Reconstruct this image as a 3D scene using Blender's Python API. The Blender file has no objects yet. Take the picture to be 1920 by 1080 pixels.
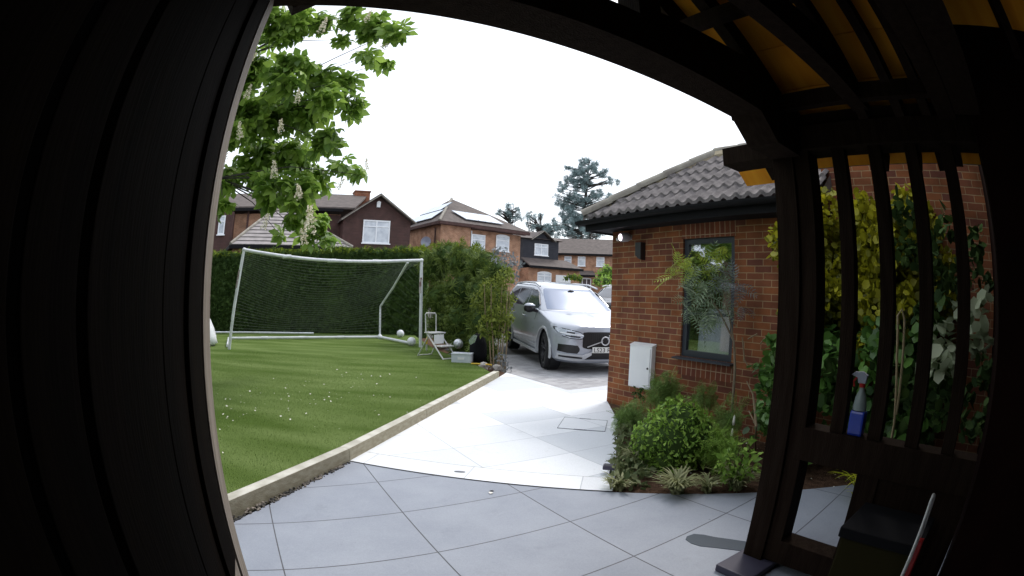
import bpy, bmesh, math, random
import numpy as np
from mathutils import Vector, Matrix
random.seed(7); rng = np.random.default_rng(7)
scene = bpy.context.scene
COL = scene.collection
R = math.radians

# ------------------------------------------------------------------ camera (wide angle doorbell lens)
CH = 1.39
CX = Vector((0.9995183, -0.0310348, 0.0)); CY = Vector((0.0022410, 0.0721746, -0.9973895)); CZ = Vector((0.0309538, 0.9969091, 0.0722093))
cam_d = bpy.data.cameras.new("camera"); cam = bpy.data.objects.new("camera", cam_d); COL.objects.link(cam)
cam.matrix_world = Matrix.Translation((0, 0, CH)) @ Matrix((CX, CY, CZ)).to_4x4()
cam_d.type = 'PANO'; cam_d.panorama_type = 'FISHEYE_LENS_POLYNOMIAL'
cam_d.sensor_fit = 'HORIZONTAL'; cam_d.sensor_width = 36
F_PX, K1, K2 = 931.5, 0.01989, 0.15905
F_MM = F_PX * 36 / 1920
cam_d.fisheye_fov = R(250)
cam_d.fisheye_polynomial_k0 = 0
cam_d.fisheye_polynomial_k1 = -1 / F_MM
cam_d.fisheye_polynomial_k2 = 0
cam_d.fisheye_polynomial_k3 = -K1 / F_MM ** 3
cam_d.fisheye_polynomial_k4 = -K2 / F_MM ** 4
cam_d.shift_x = -(1000.68 - 960) / 1920
cam_d.shift_y = (631.36 - 540) / 1080
cam_d.clip_start = 0.02; cam_d.clip_end = 600
scene.camera = cam

def at(px, py, dist):
    """a point of the real place, seen at photo pixel (px, py), dist metres away"""
    dx, dy = (px - 1000.68) / F_PX, (py - 631.36) / F_PX
    r = math.hypot(dx, dy); th = r * (1 + K1 * r * r + K2 * r ** 3); s = math.sin(th) / max(r, 1e-9)
    c = Vector((dx * s, -dy * s, -math.cos(th)))
    return Vector((CX.dot(c), CY.dot(c), CZ.dot(c))) * dist + Vector((0, 0, CH))

# ------------------------------------------------------------------ sky, sun, exposure
SUN_EL, SUN_AZ = R(56), R(35)
world = bpy.data.worlds.new("World"); scene.world = world; world.use_nodes = True
wn = world.node_tree.nodes; wl = world.node_tree.links
sky = wn.new('ShaderNodeTexSky'); sky.sky_type = 'NISHITA'; sky.sun_disc = False
sky.sun_elevation = SUN_EL; sky.sun_rotation = SUN_AZ; sky.air_density = 1; sky.dust_density = 3
bg1 = wn['Background']; bg1.inputs['Strength'].default_value = 0.05
wl.new(sky.outputs[0], bg1.inputs['Color'])
bg2 = wn.new('ShaderNodeBackground'); bg2.inputs['Color'].default_value = (0.93, 0.965, 1.0, 1); bg2.inputs['Strength'].default_value = 0.85
add = wn.new('ShaderNodeAddShader'); wl.new(bg1.outputs[0], add.inputs[0]); wl.new(bg2.outputs[0], add.inputs[1])
wl.new(add.outputs[0], wn['World Output'].inputs['Surface'])
sd = bpy.data.lights.new("sun", 'SUN'); sd.energy = 1.1; sd.angle = R(14); sd.color = (1, 0.96, 0.9)
sun = bpy.data.objects.new("sun", sd); COL.objects.link(sun)
sdir = Vector((math.sin(SUN_AZ) * math.cos(SUN_EL), math.cos(SUN_AZ) * math.cos(SUN_EL), math.sin(SUN_EL)))
sun.rotation_euler = (-sdir).to_track_quat('-Z', 'Y').to_euler()
scene.view_settings.view_transform = 'Standard'; scene.view_settings.look = 'None'
scene.view_settings.exposure = 0.55; scene.view_settings.gamma = 1
scene.cycles.max_bounces = 8; scene.cycles.transparent_max_bounces = 12
scene.cycles.use_denoising = True

# ------------------------------------------------------------------ materials
MATS = {}
def nt(name):
    m = bpy.data.materials.new(name); m.use_nodes = True; MATS[name] = m
    t = m.node_tree; return m, t, t.nodes['Principled BSDF'], t.nodes.new, t.links.new
def vec(c): return (c[0], c[1], c[2], 1)
def mat(name, c, rough=.6, metal=0, c2=None, scale=8, detail=4, bump=0, bscale=None, spec=.5, coat=0, stretch=None, lo=.35, hi=.65):
    m, t, p, N, L = nt(name)
    p.inputs['Base Color'].default_value = vec(c); p.inputs['Roughness'].default_value = rough
    p.inputs['Metallic'].default_value = metal; p.inputs['Specular IOR Level'].default_value = spec
    p.inputs['Coat Weight'].default_value = coat
    tc = N('ShaderNodeTexCoord'); src = tc.outputs['Object']
    if stretch:
        mp = N('ShaderNodeMapping'); mp.inputs['Scale'].default_value = stretch; L(src, mp.inputs['Vector']); src = mp.outputs[0]
    if c2 is not None:
        n = N('ShaderNodeTexNoise'); n.inputs['Scale'].default_value = scale; n.inputs['Detail'].default_value = detail; L(src, n.inputs['Vector'])
        r = N('ShaderNodeValToRGB'); r.color_ramp.elements[0].position = lo; r.color_ramp.elements[1].position = hi
        r.color_ramp.elements[0].color = vec(c); r.color_ramp.elements[1].color = vec(c2)
        L(n.outputs['Fac'], r.inputs[0]); L(r.outputs[0], p.inputs['Base Color'])
    if bump:
        n2 = N('ShaderNodeTexNoise'); n2.inputs['Scale'].default_value = bscale or scale * 3; n2.inputs['Detail'].default_value = 5; L(src, n2.inputs['Vector'])
        b = N('ShaderNodeBump'); b.inputs['Strength'].default_value = bump; b.inputs['Distance'].default_value = .02
        L(n2.outputs['Fac'], b.inputs['Height']); L(b.outputs[0], p.inputs['Normal'])
    return m
def emit(name, c, s):
    m, t, p, N, L = nt(name); p.inputs['Base Color'].default_value = vec(c); p.inputs['Emission Color'].default_value = vec(c); p.inputs['Emission Strength'].default_value = s
    return m
def leafmat(name, c, c2, trans=.35, rough=.45, spec=.4, nscale=1.5):
    m, t, p, N, L = nt(name)
    g = N('ShaderNodeNewGeometry'); tc = N('ShaderNodeTexCoord')
    n = N('ShaderNodeTexNoise'); n.inputs['Scale'].default_value = nscale; n.inputs['Detail'].default_value = 2; L(tc.outputs['Object'], n.inputs['Vector'])
    a = N('ShaderNodeMath'); a.operation = 'MULTIPLY_ADD'; a.inputs[1].default_value = .55; L(g.outputs['Random Per Island'], a.inputs[0])
    b = N('ShaderNodeMath'); b.operation = 'MULTIPLY'; b.inputs[1].default_value = .55; L(n.outputs['Fac'], b.inputs[0]); L(b.outputs[0], a.inputs[2])
    r = N('ShaderNodeValToRGB'); r.color_ramp.elements[0].position = .15; r.color_ramp.elements[1].position = .85
    r.color_ramp.elements[0].color = vec(c); r.color_ramp.elements[1].color = vec(c2); L(a.outputs[0], r.inputs[0])
    L(r.outputs[0], p.inputs['Base Color']); p.inputs['Roughness'].default_value = rough; p.inputs['Specular IOR Level'].default_value = spec
    tr = N('ShaderNodeBsdfTranslucent'); L(r.outputs[0], tr.inputs['Color'])
    mx = N('ShaderNodeMixShader'); mx.inputs[0].default_value = trans; L(p.outputs[0], mx.inputs[1]); L(tr.outputs[0], mx.inputs[2])
    L(mx.outputs[0], t.nodes['Material Output'].inputs['Surface'])
    return m
def brickmat(name, c1, c2, mortar, bw=.225, bh=.075, swap=False, offset=.5, scale_var=1.0):
    """bricks on vertical faces: u runs along the wall, v up"""
    m, t, p, N, L = nt(name)
    tc = N('ShaderNodeTexCoord'); sp = N('ShaderNodeSeparateXYZ'); L(tc.outputs['Object'], sp.inputs[0])
    sn = N('ShaderNodeSeparateXYZ'); L(tc.outputs['Normal'], sn.inputs[0])
    def M(op, a, b=None):
        k = N('ShaderNodeMath'); k.operation = op
        for i, q in enumerate((a, b)):
            if q is None: continue
            if isinstance(q, (int, float)): k.inputs[i].default_value = q
            else: L(q, k.inputs[i])
        return k.outputs[0]
    u = M('ADD', M('MULTIPLY', sp.outputs[0], M('ABSOLUTE', sn.outputs[1])), M('MULTIPLY', sp.outputs[1], M('ABSOLUTE', sn.outputs[0])))
    cb = N('ShaderNodeCombineXYZ')
    if swap: L(sp.outputs[2], cb.inputs[0]); L(u, cb.inputs[1])
    else: L(u, cb.inputs[0]); L(sp.outputs[2], cb.inputs[1])
    br = N('ShaderNodeTexBrick'); br.offset = offset; br.inputs['Scale'].default_value = 1; br.inputs['Brick Width'].default_value = bw; br.inputs['Row Height'].default_value = bh
    br.inputs['Mortar Size'].default_value = .0055; br.inputs['Mortar Smooth'].default_value = .3; br.inputs['Bias'].default_value = -.1
    br.inputs['Color1'].default_value = vec(c1); br.inputs['Color2'].default_value = vec(c2); br.inputs['Mortar'].default_value = vec(mortar)
    nz = N('ShaderNodeTexNoise'); nz.inputs['Scale'].default_value = 18; nz.inputs['Detail'].default_value = 3; L(tc.outputs['Object'], nz.inputs['Vector'])
    wob = N('ShaderNodeVectorMath'); wob.operation = 'MULTIPLY_ADD'; L(nz.outputs['Color'], wob.inputs[0]); wob.inputs[1].default_value = (.006, .006, 0); L(cb.outputs[0], wob.inputs[2])
    L(wob.outputs[0], br.inputs['Vector'])
    n = N('ShaderNodeTexNoise'); n.inputs['Scale'].default_value = 2.3 * scale_var; n.inputs['Detail'].default_value = 6; L(tc.outputs['Object'], n.inputs['Vector'])
    r = N('ShaderNodeMapRange'); r.inputs[1].default_value = .3; r.inputs[2].default_value = .7; r.inputs[3].default_value = .65; r.inputs[4].default_value = 1.3; L(n.outputs['Fac'], r.inputs[0])
    mu = N('ShaderNodeVectorMath'); mu.operation = 'SCALE'; L(br.outputs['Color'], mu.inputs[0]); L(r.outputs[0], mu.inputs['Scale'])
    L(mu.outputs[0], p.inputs['Base Color']); p.inputs['Roughness'].default_value = .9; p.inputs['Specular IOR Level'].default_value = .2
    hsum = M('SUBTRACT', M('MULTIPLY', nz.outputs['Fac'], .35), br.outputs['Fac'])
    b = N('ShaderNodeBump'); b.inputs['Strength'].default_value = .6; b.inputs['Distance'].default_value = .006; L(hsum, b.inputs['Height']); L(b.outputs[0], p.inputs['Normal'])
    return m
def wavemat(name, c, c2, period, axis='Z', rough=.8, depth=.02, both=None):
    """horizontal boards or courses"""
    m, t, p, N, L = nt(name)
    tc = N('ShaderNodeTexCoord')
    w = N('ShaderNodeTexWave'); w.wave_type = 'BANDS'; w.bands_direction = axis; w.wave_profile = 'SAW'; w.inputs['Scale'].default_value = 2 * math.pi / period / 20; w.inputs['Distortion'].default_value = 0
    L(tc.outputs['Object'], w.inputs['Vector'])
    n = N('ShaderNodeTexNoise'); n.inputs['Scale'].default_value = 3; n.inputs['Detail'].default_value = 5; L(tc.outputs['Object'], n.inputs['Vector'])
    r = N('ShaderNodeValToRGB'); r.color_ramp.elements[0].color = vec(c); r.color_ramp.elements[1].color = vec(c2); r.color_ramp.elements[0].position = .35; r.color_ramp.elements[1].position = .68
    L(n.outputs['Fac'], r.inputs[0]); L(r.outputs[0], p.inputs['Base Color']); p.inputs['Roughness'].default_value = rough
    b = N('ShaderNodeBump'); b.inputs['Strength'].default_value = 1; b.inputs['Distance'].default_value = depth; L(w.outputs['Fac'], b.inputs['Height']); L(b.outputs[0], p.inputs['Normal'])
    return m
def slabmat(name, c, c2, joint, e1, o1, s1, o2, s2, tone=.15, rough=.6, spec=.3):
    """square paving joints on the oblique house grid, in world metres"""
    m, t, p, N, L = nt(name)
    g = N('ShaderNodeNewGeometry'); sp = N('ShaderNodeSeparateXYZ'); L(g.outputs['Position'], sp.inputs[0])
    def M(op, a, b=None, c_=None):
        k = N('ShaderNodeMath'); k.operation = op
        for i, q in enumerate((a, b, c_)):
            if q is None: continue
            if isinstance(q, (int, float)): k.inputs[i].default_value = q
            else: L(q, k.inputs[i])
        return k.outputs[0]
    ca, sa = math.cos(e1), math.sin(e1)
    a = M('DIVIDE', M('SUBTRACT', M('ADD', M('MULTIPLY', sp.outputs[0], ca), M('MULTIPLY', sp.outputs[1], sa)), o1), s1)
    b = M('DIVIDE', M('SUBTRACT', M('ADD', M('MULTIPLY', sp.outputs[0], -sa), M('MULTIPLY', sp.outputs[1], ca)), o2), s2)
    fa = M('MULTIPLY', M('ABSOLUTE', M('SUBTRACT', M('FRACT', a), .5)), -s1); fb = M('MULTIPLY', M('ABSOLUTE', M('SUBTRACT', M('FRACT', b), .5)), -s2)
    da = M('ADD', fa, s1 / 2); db = M('ADD', fb, s2 / 2)
    d = M('MINIMUM', da, db)
    jr = N('ShaderNodeMapRange'); jr.inputs[1].default_value = .0028; jr.inputs[2].default_value = .005; L(d, jr.inputs[0])
    idv = N('ShaderNodeCombineXYZ'); L(M('FLOOR', a), idv.inputs[0]); L(M('FLOOR', b), idv.inputs[1])
    wn_ = N('ShaderNodeTexWhiteNoise'); wn_.noise_dimensions = '2D'; L(idv.outputs[0], wn_.inputs['Vector'])
    n = N('ShaderNodeTexNoise'); n.inputs['Scale'].default_value = 1.7; n.inputs['Detail'].default_value = 8; n.inputs['Roughness'].default_value = .6; L(g.outputs['Position'], n.inputs['Vector'])
    f = M('ADD', M('MULTIPLY', wn_.outputs['Value'], tone), M('MULTIPLY', n.outputs['Fac'], 1 - tone))
    r = N('ShaderNodeValToRGB'); r.color_ramp.elements[0].position = .3; r.color_ramp.elements[1].position = .7; r.color_ramp.elements[0].color = vec(c); r.color_ramp.elements[1].color = vec(c2); L(f, r.inputs[0])
    mx = N('ShaderNodeMix'); mx.data_type = 'RGBA'; L(jr.outputs[0], mx.inputs['Factor']); mx.inputs['A'].default_value = vec(joint); L(r.outputs[0], mx.inputs['B'])
    gr = N('ShaderNodeTexNoise'); gr.inputs['Scale'].default_value = 130; gr.inputs['Detail'].default_value = 4; L(g.outputs['Position'], gr.inputs['Vector'])
    st = N('ShaderNodeTexNoise'); st.inputs['Scale'].default_value = 3.1; st.inputs['Detail'].default_value = 9; st.inputs['Roughness'].default_value = .75; L(g.outputs['Position'], st.inputs['Vector'])
    vo = N('ShaderNodeTexVoronoi'); vo.inputs['Scale'].default_value = 2.2; L(g.outputs['Position'], vo.inputs['Vector'])
    k1 = N('ShaderNodeMapRange'); k1.inputs[1].default_value = .3; k1.inputs[2].default_value = .7; k1.inputs[3].default_value = .93; k1.inputs[4].default_value = 1.06; L(gr.outputs['Fac'], k1.inputs[0])
    k2 = N('ShaderNodeMapRange'); k2.inputs[1].default_value = .58; k2.inputs[2].default_value = .74; k2.inputs[3].default_value = 1; k2.inputs[4].default_value = .84; L(st.outputs['Fac'], k2.inputs[0])
    k3 = N('ShaderNodeMapRange'); k3.inputs[1].default_value = .012; k3.inputs[2].default_value = .022; k3.inputs[3].default_value = .55; k3.inputs[4].default_value = 1; L(vo.outputs['Distance'], k3.inputs[0])
    sc_ = N('ShaderNodeVectorMath'); sc_.operation = 'SCALE'; L(mx.outputs['Result'], sc_.inputs[0]); L(M('MULTIPLY', M('MULTIPLY', k1.outputs[0], k2.outputs[0]), k3.outputs[0]), sc_.inputs['Scale'])
    L(sc_.outputs[0], p.inputs['Base Color']); p.inputs['Specular IOR Level'].default_value = spec
    n3 = N('ShaderNodeTexNoise'); n3.inputs['Scale'].default_value = 5; n3.inputs['Detail'].default_value = 4; L(g.outputs['Position'], n3.inputs['Vector'])
    rr = N('ShaderNodeMapRange'); rr.inputs[3].default_value = rough - .1; rr.inputs[4].default_value = rough + .12; L(n3.outputs['Fac'], rr.inputs[0]); L(rr.outputs[0], p.inputs['Roughness'])
    bp = N('ShaderNodeBump'); bp.inputs['Strength'].default_value = .5; bp.inputs['Distance'].default_value = .004; L(jr.outputs[0], bp.inputs['Height']); L(bp.outputs[0], p.inputs['Normal'])
    return m
def glassmat(name, tint, refl, rough=.03):
    m, t, p, N, L = nt(name)
    tr = N('ShaderNodeBsdfTransparent'); tr.inputs[0].default_value = vec(tint)
    gl = N('ShaderNodeBsdfGlossy'); gl.inputs['Roughness'].default_value = rough; gl.inputs['Color'].default_value = (.9, .93, 1, 1)
    mx = N('ShaderNodeMixShader'); mx.inputs[0].default_value = refl; L(tr.outputs[0], mx.inputs[1]); L(gl.outputs[0], mx.inputs[2])
    L(mx.outputs[0], t.nodes['Material Output'].inputs['Surface']); return m

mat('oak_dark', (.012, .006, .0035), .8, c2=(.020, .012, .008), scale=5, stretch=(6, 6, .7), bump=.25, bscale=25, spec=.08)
mat('board_shaded', (.0045, .0028, .0016), .9, c2=(.008, .005, .003), scale=4, stretch=(5, 5, .7), bump=.1, bscale=20, spec=.03)  # same porch timber, darkened: shade on the left side put into its colour
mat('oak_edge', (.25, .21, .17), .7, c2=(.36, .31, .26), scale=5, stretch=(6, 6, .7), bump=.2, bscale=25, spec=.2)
mat('board_orange', (.74, .27, .012), .8, c2=(.85, .37, .025), scale=2, stretch=(1, 6, 1), spec=.2)
mat('timber_sleeper', (.30, .27, .19), .8, c2=(.40, .37, .28), scale=4, stretch=(3, 3, 8), bump=.4, bscale=20, spec=.2)
mat('timber_sleeper_top', (.42, .40, .34), .8, c2=(.62, .60, .54), scale=6, bump=.3, bscale=20, spec=.2)
mat('soil', (.06, .035, .022), .95, c2=(.13, .075, .05), scale=14, bump=1, bscale=60, spec=.1)
mat('ground_m', (.06, .06, .058), .9, c2=(.10, .10, .095), scale=2, bump=.2)
mat('white_plastic', (.80, .81, .83), .35, c2=(.74, .75, .78), scale=3)
mat('white_pipe', (.74, .76, .80), .35, c2=(.60, .62, .66), scale=4, bump=.05, bscale=10, lo=.45, hi=.7)
mat('worn_pipe', (.20, .12, .12), .8, c2=(.45, .42, .42), scale=9, lo=.4, hi=.6)
mat('upvc', (.80, .82, .86), .3)
mat('anthracite', (.028, .033, .045), .4, spec=.5)
mat('black_plastic', (.012, .012, .014), .45)
mat('fascia_black', (.007, .007, .009), .7, spec=.15)
mat('roof_tile', (.105, .095, .097), .85, c2=(.20, .18, .18), scale=9, bump=.4, bscale=40, spec=.25)
mat('ridge_tile', (.21, .19, .17), .85, c2=(.32, .30, .26), scale=5, bump=.4, bscale=40, spec=.25)
mat('lime_mortar', (.45, .38, .27), .9, c2=(.55, .47, .34), scale=12)
wavemat('far_tile', (.075, .060, .055), (.115, .092, .085), .33)
wavemat('far_tile_light', (.24, .22, .22), (.33, .30, .30), .33, depth=.05)
wavemat('clad_brown', (.058, .029, .025), (.088, .042, .037), .16)
wavemat('clad_black', (.022, .023, .032), (.035, .036, .048), .16)
brickmat('brick_red', (.235, .083, .034), (.125, .046, .034), (.31, .21, .12), scale_var=1.4)
brickmat('brick_soldier', (.20, .065, .032), (.14, .045, .03), (.36, .26, .18), swap=True, offset=0)
brickmat('brick_far', (.38, .205, .13), (.32, .165, .10), (.42, .33, .25))
brickmat('brick_house', (.17, .06, .045), (.12, .04, .03), (.2, .15, .12))
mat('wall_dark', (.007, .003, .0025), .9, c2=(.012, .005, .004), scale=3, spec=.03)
mat('pane_net', (.42, .46, .53), .08, c2=(.62, .66, .72), scale=2.5, spec=.8)
mat('pane_dark', (.05, .06, .08), .05, spec=1)
mat('solar_glass', (.50, .56, .64), .12, metal=.75, spec=1)
glassmat('window_glass', (.92, .94, .96), .27)
mat('screen_glass', (.20, .24, .33), .22, metal=.45, spec=.6)
glassmat('car_glass', (.25, .28, .33), .40, .05)
mat('room_dark', (.10, .11, .12), .9)
mat('curtain', (.7, .72, .75), .9)
mat('car_silver', (.40, .43, .50), .32, metal=.25, coat=.8, spec=.6)
mat('car_trim', (.58, .60, .64), .35, metal=.2)
mat('car_dark', (.02, .022, .03), .25, coat=.8)
mat('car_dark2', (.05, .055, .07), .25, coat=.8, metal=.3)
mat('car_black', (.010, .010, .012), .35)
mat('grille_mesh', (.006, .006, .008), .5)
mat('rubber', (.014, .014, .015), .85)
mat('spoke_grey', (.10, .10, .11), .35, metal=.5)
mat('rim_dark', (.03, .03, .033), .3, metal=.6)
mat('chrome', (.62, .63, .66), .3, metal=.3)
mat('lamp_lens', (.55, .60, .70), .15, metal=.1, coat=1)
mat('drl', (.85, .88, .93), .2)
mat('plate_white', (.72, .73, .72), .4)
mat('ink', (.01, .01, .01), .5)
mat('net_cord', (.11, .135, .11), .8)
mat('steel_grey', (.50, .50, .50), .4, metal=.1, c2=(.62, .62, .62), scale=8)
mat('yellow_plastic', (.75, .5, .05), .4)
mat('ball_white', (.75, .76, .80), .4, c2=(.5, .52, .56), scale=6, lo=.5, hi=.62)
mat('ball_silver', (.62, .64, .68), .25, metal=.5, c2=(.35, .36, .4), scale=7, lo=.5, hi=.56)
mat('clear_crate', (.55, .60, .66), .3)
mat('stone_pale', (.50, .47, .44), .9, c2=(.3, .28, .26), scale=8)
mat('pebble_m', (.05, .048, .045), .8, c2=(.30, .26, .22), scale=9, lo=.45, hi=.65)
mat('bark', (.16, .12, .08), .9, c2=(.24, .19, .13), scale=6, stretch=(3, 3, .6), bump=.6, bscale=18)
mat('bark_dark', (.05, .045, .04), .9)
mat('stem_tan', (.24, .18, .11), .8)
mat('cane_m', (.62, .50, .28), .6)
mat('bottle_blue', (.02, .05, .42), .2, spec=.6)
mat('bottle_clear', (.26, .31, .31), .3)
mat('red_plastic', (.45, .02, .02), .35)
mat('dark_purple', (.05, .045, .075), .5)
mat('wet_stone', (.10, .115, .14), .25)
mat('olive_paint', (.022, .018, .004), .7, spec=.1)
mat('fleece_dark', (.010, .010, .012), .9, spec=.1)
mat('dish_grey', (.30, .32, .40), .5)
mat('petal', (.75, .72, .62), .7, c2=(.85, .83, .78))
mat('blossom_m', (.72, .66, .48), .8, c2=(.85, .80, .66), scale=30)
mat('iron_line', (.16, .17, .2), .5, metal=.5)
emit('lamp_on', (1, .84, .95), 3.5)
mat('lamp_grey', (.33, .31, .34), .5)
leafmat('leaf_chestnut', (.08, .17, .03), (.33, .48, .09), .5, .4)
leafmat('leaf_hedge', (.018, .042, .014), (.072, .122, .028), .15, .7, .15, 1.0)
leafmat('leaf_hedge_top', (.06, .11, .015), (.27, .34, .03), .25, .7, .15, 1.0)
leafmat('leaf_shrub', (.038, .068, .016), (.175, .235, .05), .25, .6, .2, 1.5)
leafmat('leaf_pine', (.16, .23, .235), (.28, .36, .37), .1, .8, .1, .3)
leafmat('leaf_bush', (.10, .22, .03), (.37, .55, .10), .3, .5, .3, 3)
leafmat('leaf_fern', (.085, .18, .04), (.30, .43, .12), .35, .5, .3, 3)
leafmat('leaf_nandina', (.08, .15, .06), (.36, .44, .30), .25, .4, .5, 3)
leafmat('leaf_lime', (.16, .26, .03), (.42, .48, .07), .4, .5, .3, 3)
leafmat('leaf_climber', (.015, .03, .004), (.55, .52, .03), .4, .45, .4, 2)
leafmat('leaf_ivy', (.03, .09, .02), (.15, .30, .06), .3, .35, .5, 2)
leafmat('leaf_pale', (.22, .28, .16), (.48, .52, .36), .35, .5, .4, 3)
leafmat('leaf_strap', (.14, .17, .06), (.42, .42, .22), .3, .5, .4, 3)
leafmat('leaf_groundcover', (.05, .09, .03), (.20, .22, .10), .3, .6, .3, 4)
leafmat('leaf_silver', (.12, .14, .15), (.26, .28, .30), .2, .6, .3, 3)
leafmat('leaf_olive', (.055, .09, .015), (.27, .32, .06), .3, .6, .2, 2)
leafmat('leaf_yellow', (.35, .40, .02), (.70, .68, .05), .4, .5, .3, 3)
leafmat('grass_blade', (.078, .135, .022), (.130, .195, .040), .2, .6, .2, .9)

E1 = R(33.45)
slabmat('slab_grey', (.268, .292, .352), (.350, .375, .435), (.09, .09, .10), E1, -.011 - .915 * 20, .915, 3.454 - .595 * 20, .595, tone=.1, rough=.5, spec=.35)
slabmat('slab_white', (.64, .67, .72), (.84, .86, .90), (.46, .48, .53), E1, -.011 - .915 * 20, .915, 3.454 - .595 * 20, .595, tone=.75, rough=.6)
slabmat('slab_border', (.76, .78, .82), (.84, .86, .90), (.55, .57, .62), R(-9.6), 40.3 - 100 * .9, .9, .1, 7, tone=.7, rough=.6)
slabmat('block_paving', (.33, .33, .35), (.46, .46, .48), (.22, .22, .23), E1, 0, .2, 0, .1, tone=.5, rough=.8)

# lawn
def lawnmat():
    m, t, p, N, L = nt('lawn')
    tc = N('ShaderNodeTexCoord')
    mp = N('ShaderNodeMapping'); mp.inputs['Scale'].default_value = (.35, 1.5, 1); mp.inputs['Rotation'].default_value = (0, 0, R(-8)); L(tc.outputs['Object'], mp.inputs['Vector'])
    n = N('ShaderNodeTexNoise'); n.inputs['Scale'].default_value = 1.3; n.inputs['Detail'].default_value = 5; L(mp.outputs[0], n.inputs['Vector'])
    r = N('ShaderNodeValToRGB'); e = r.color_ramp.elements; e[0].position = .36; e[0].color = (.075, .125, .020, 1); e[1].position = .68; e[1].color = (.155, .215, .065, 1)
    L(n.outputs['Fac'], r.inputs[0])
    n2 = N('ShaderNodeTexNoise'); n2.inputs['Scale'].default_value = 90; n2.inputs['Detail'].default_value = 3; L(tc.outputs['Object'], n2.inputs['Vector'])
    mr = N('ShaderNodeMapRange'); mr.inputs[1].default_value = .3; mr.inputs[2].default_value = .7; mr.inputs[3].default_value = .55; mr.inputs[4].default_value = 1.4; L(n2.outputs['Fac'], mr.inputs[0])
    s = N('ShaderNodeVectorMath'); s.operation = 'SCALE'; L(r.outputs[0], s.inputs[0]); L(mr.outputs[0], s.inputs['Scale']); L(s.outputs[0], p.inputs['Base Color'])
    p.inputs['Roughness'].default_value = .9; p.inputs['Specular IOR Level'].default_value = .1
    b = N('ShaderNodeBump'); b.inputs['Strength'].default_value = 1; b.inputs['Distance'].default_value = .02; L(n2.outputs['Fac'], b.inputs['Height']); L(b.outputs[0], p.inputs['Normal'])
lawnmat()

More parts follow.
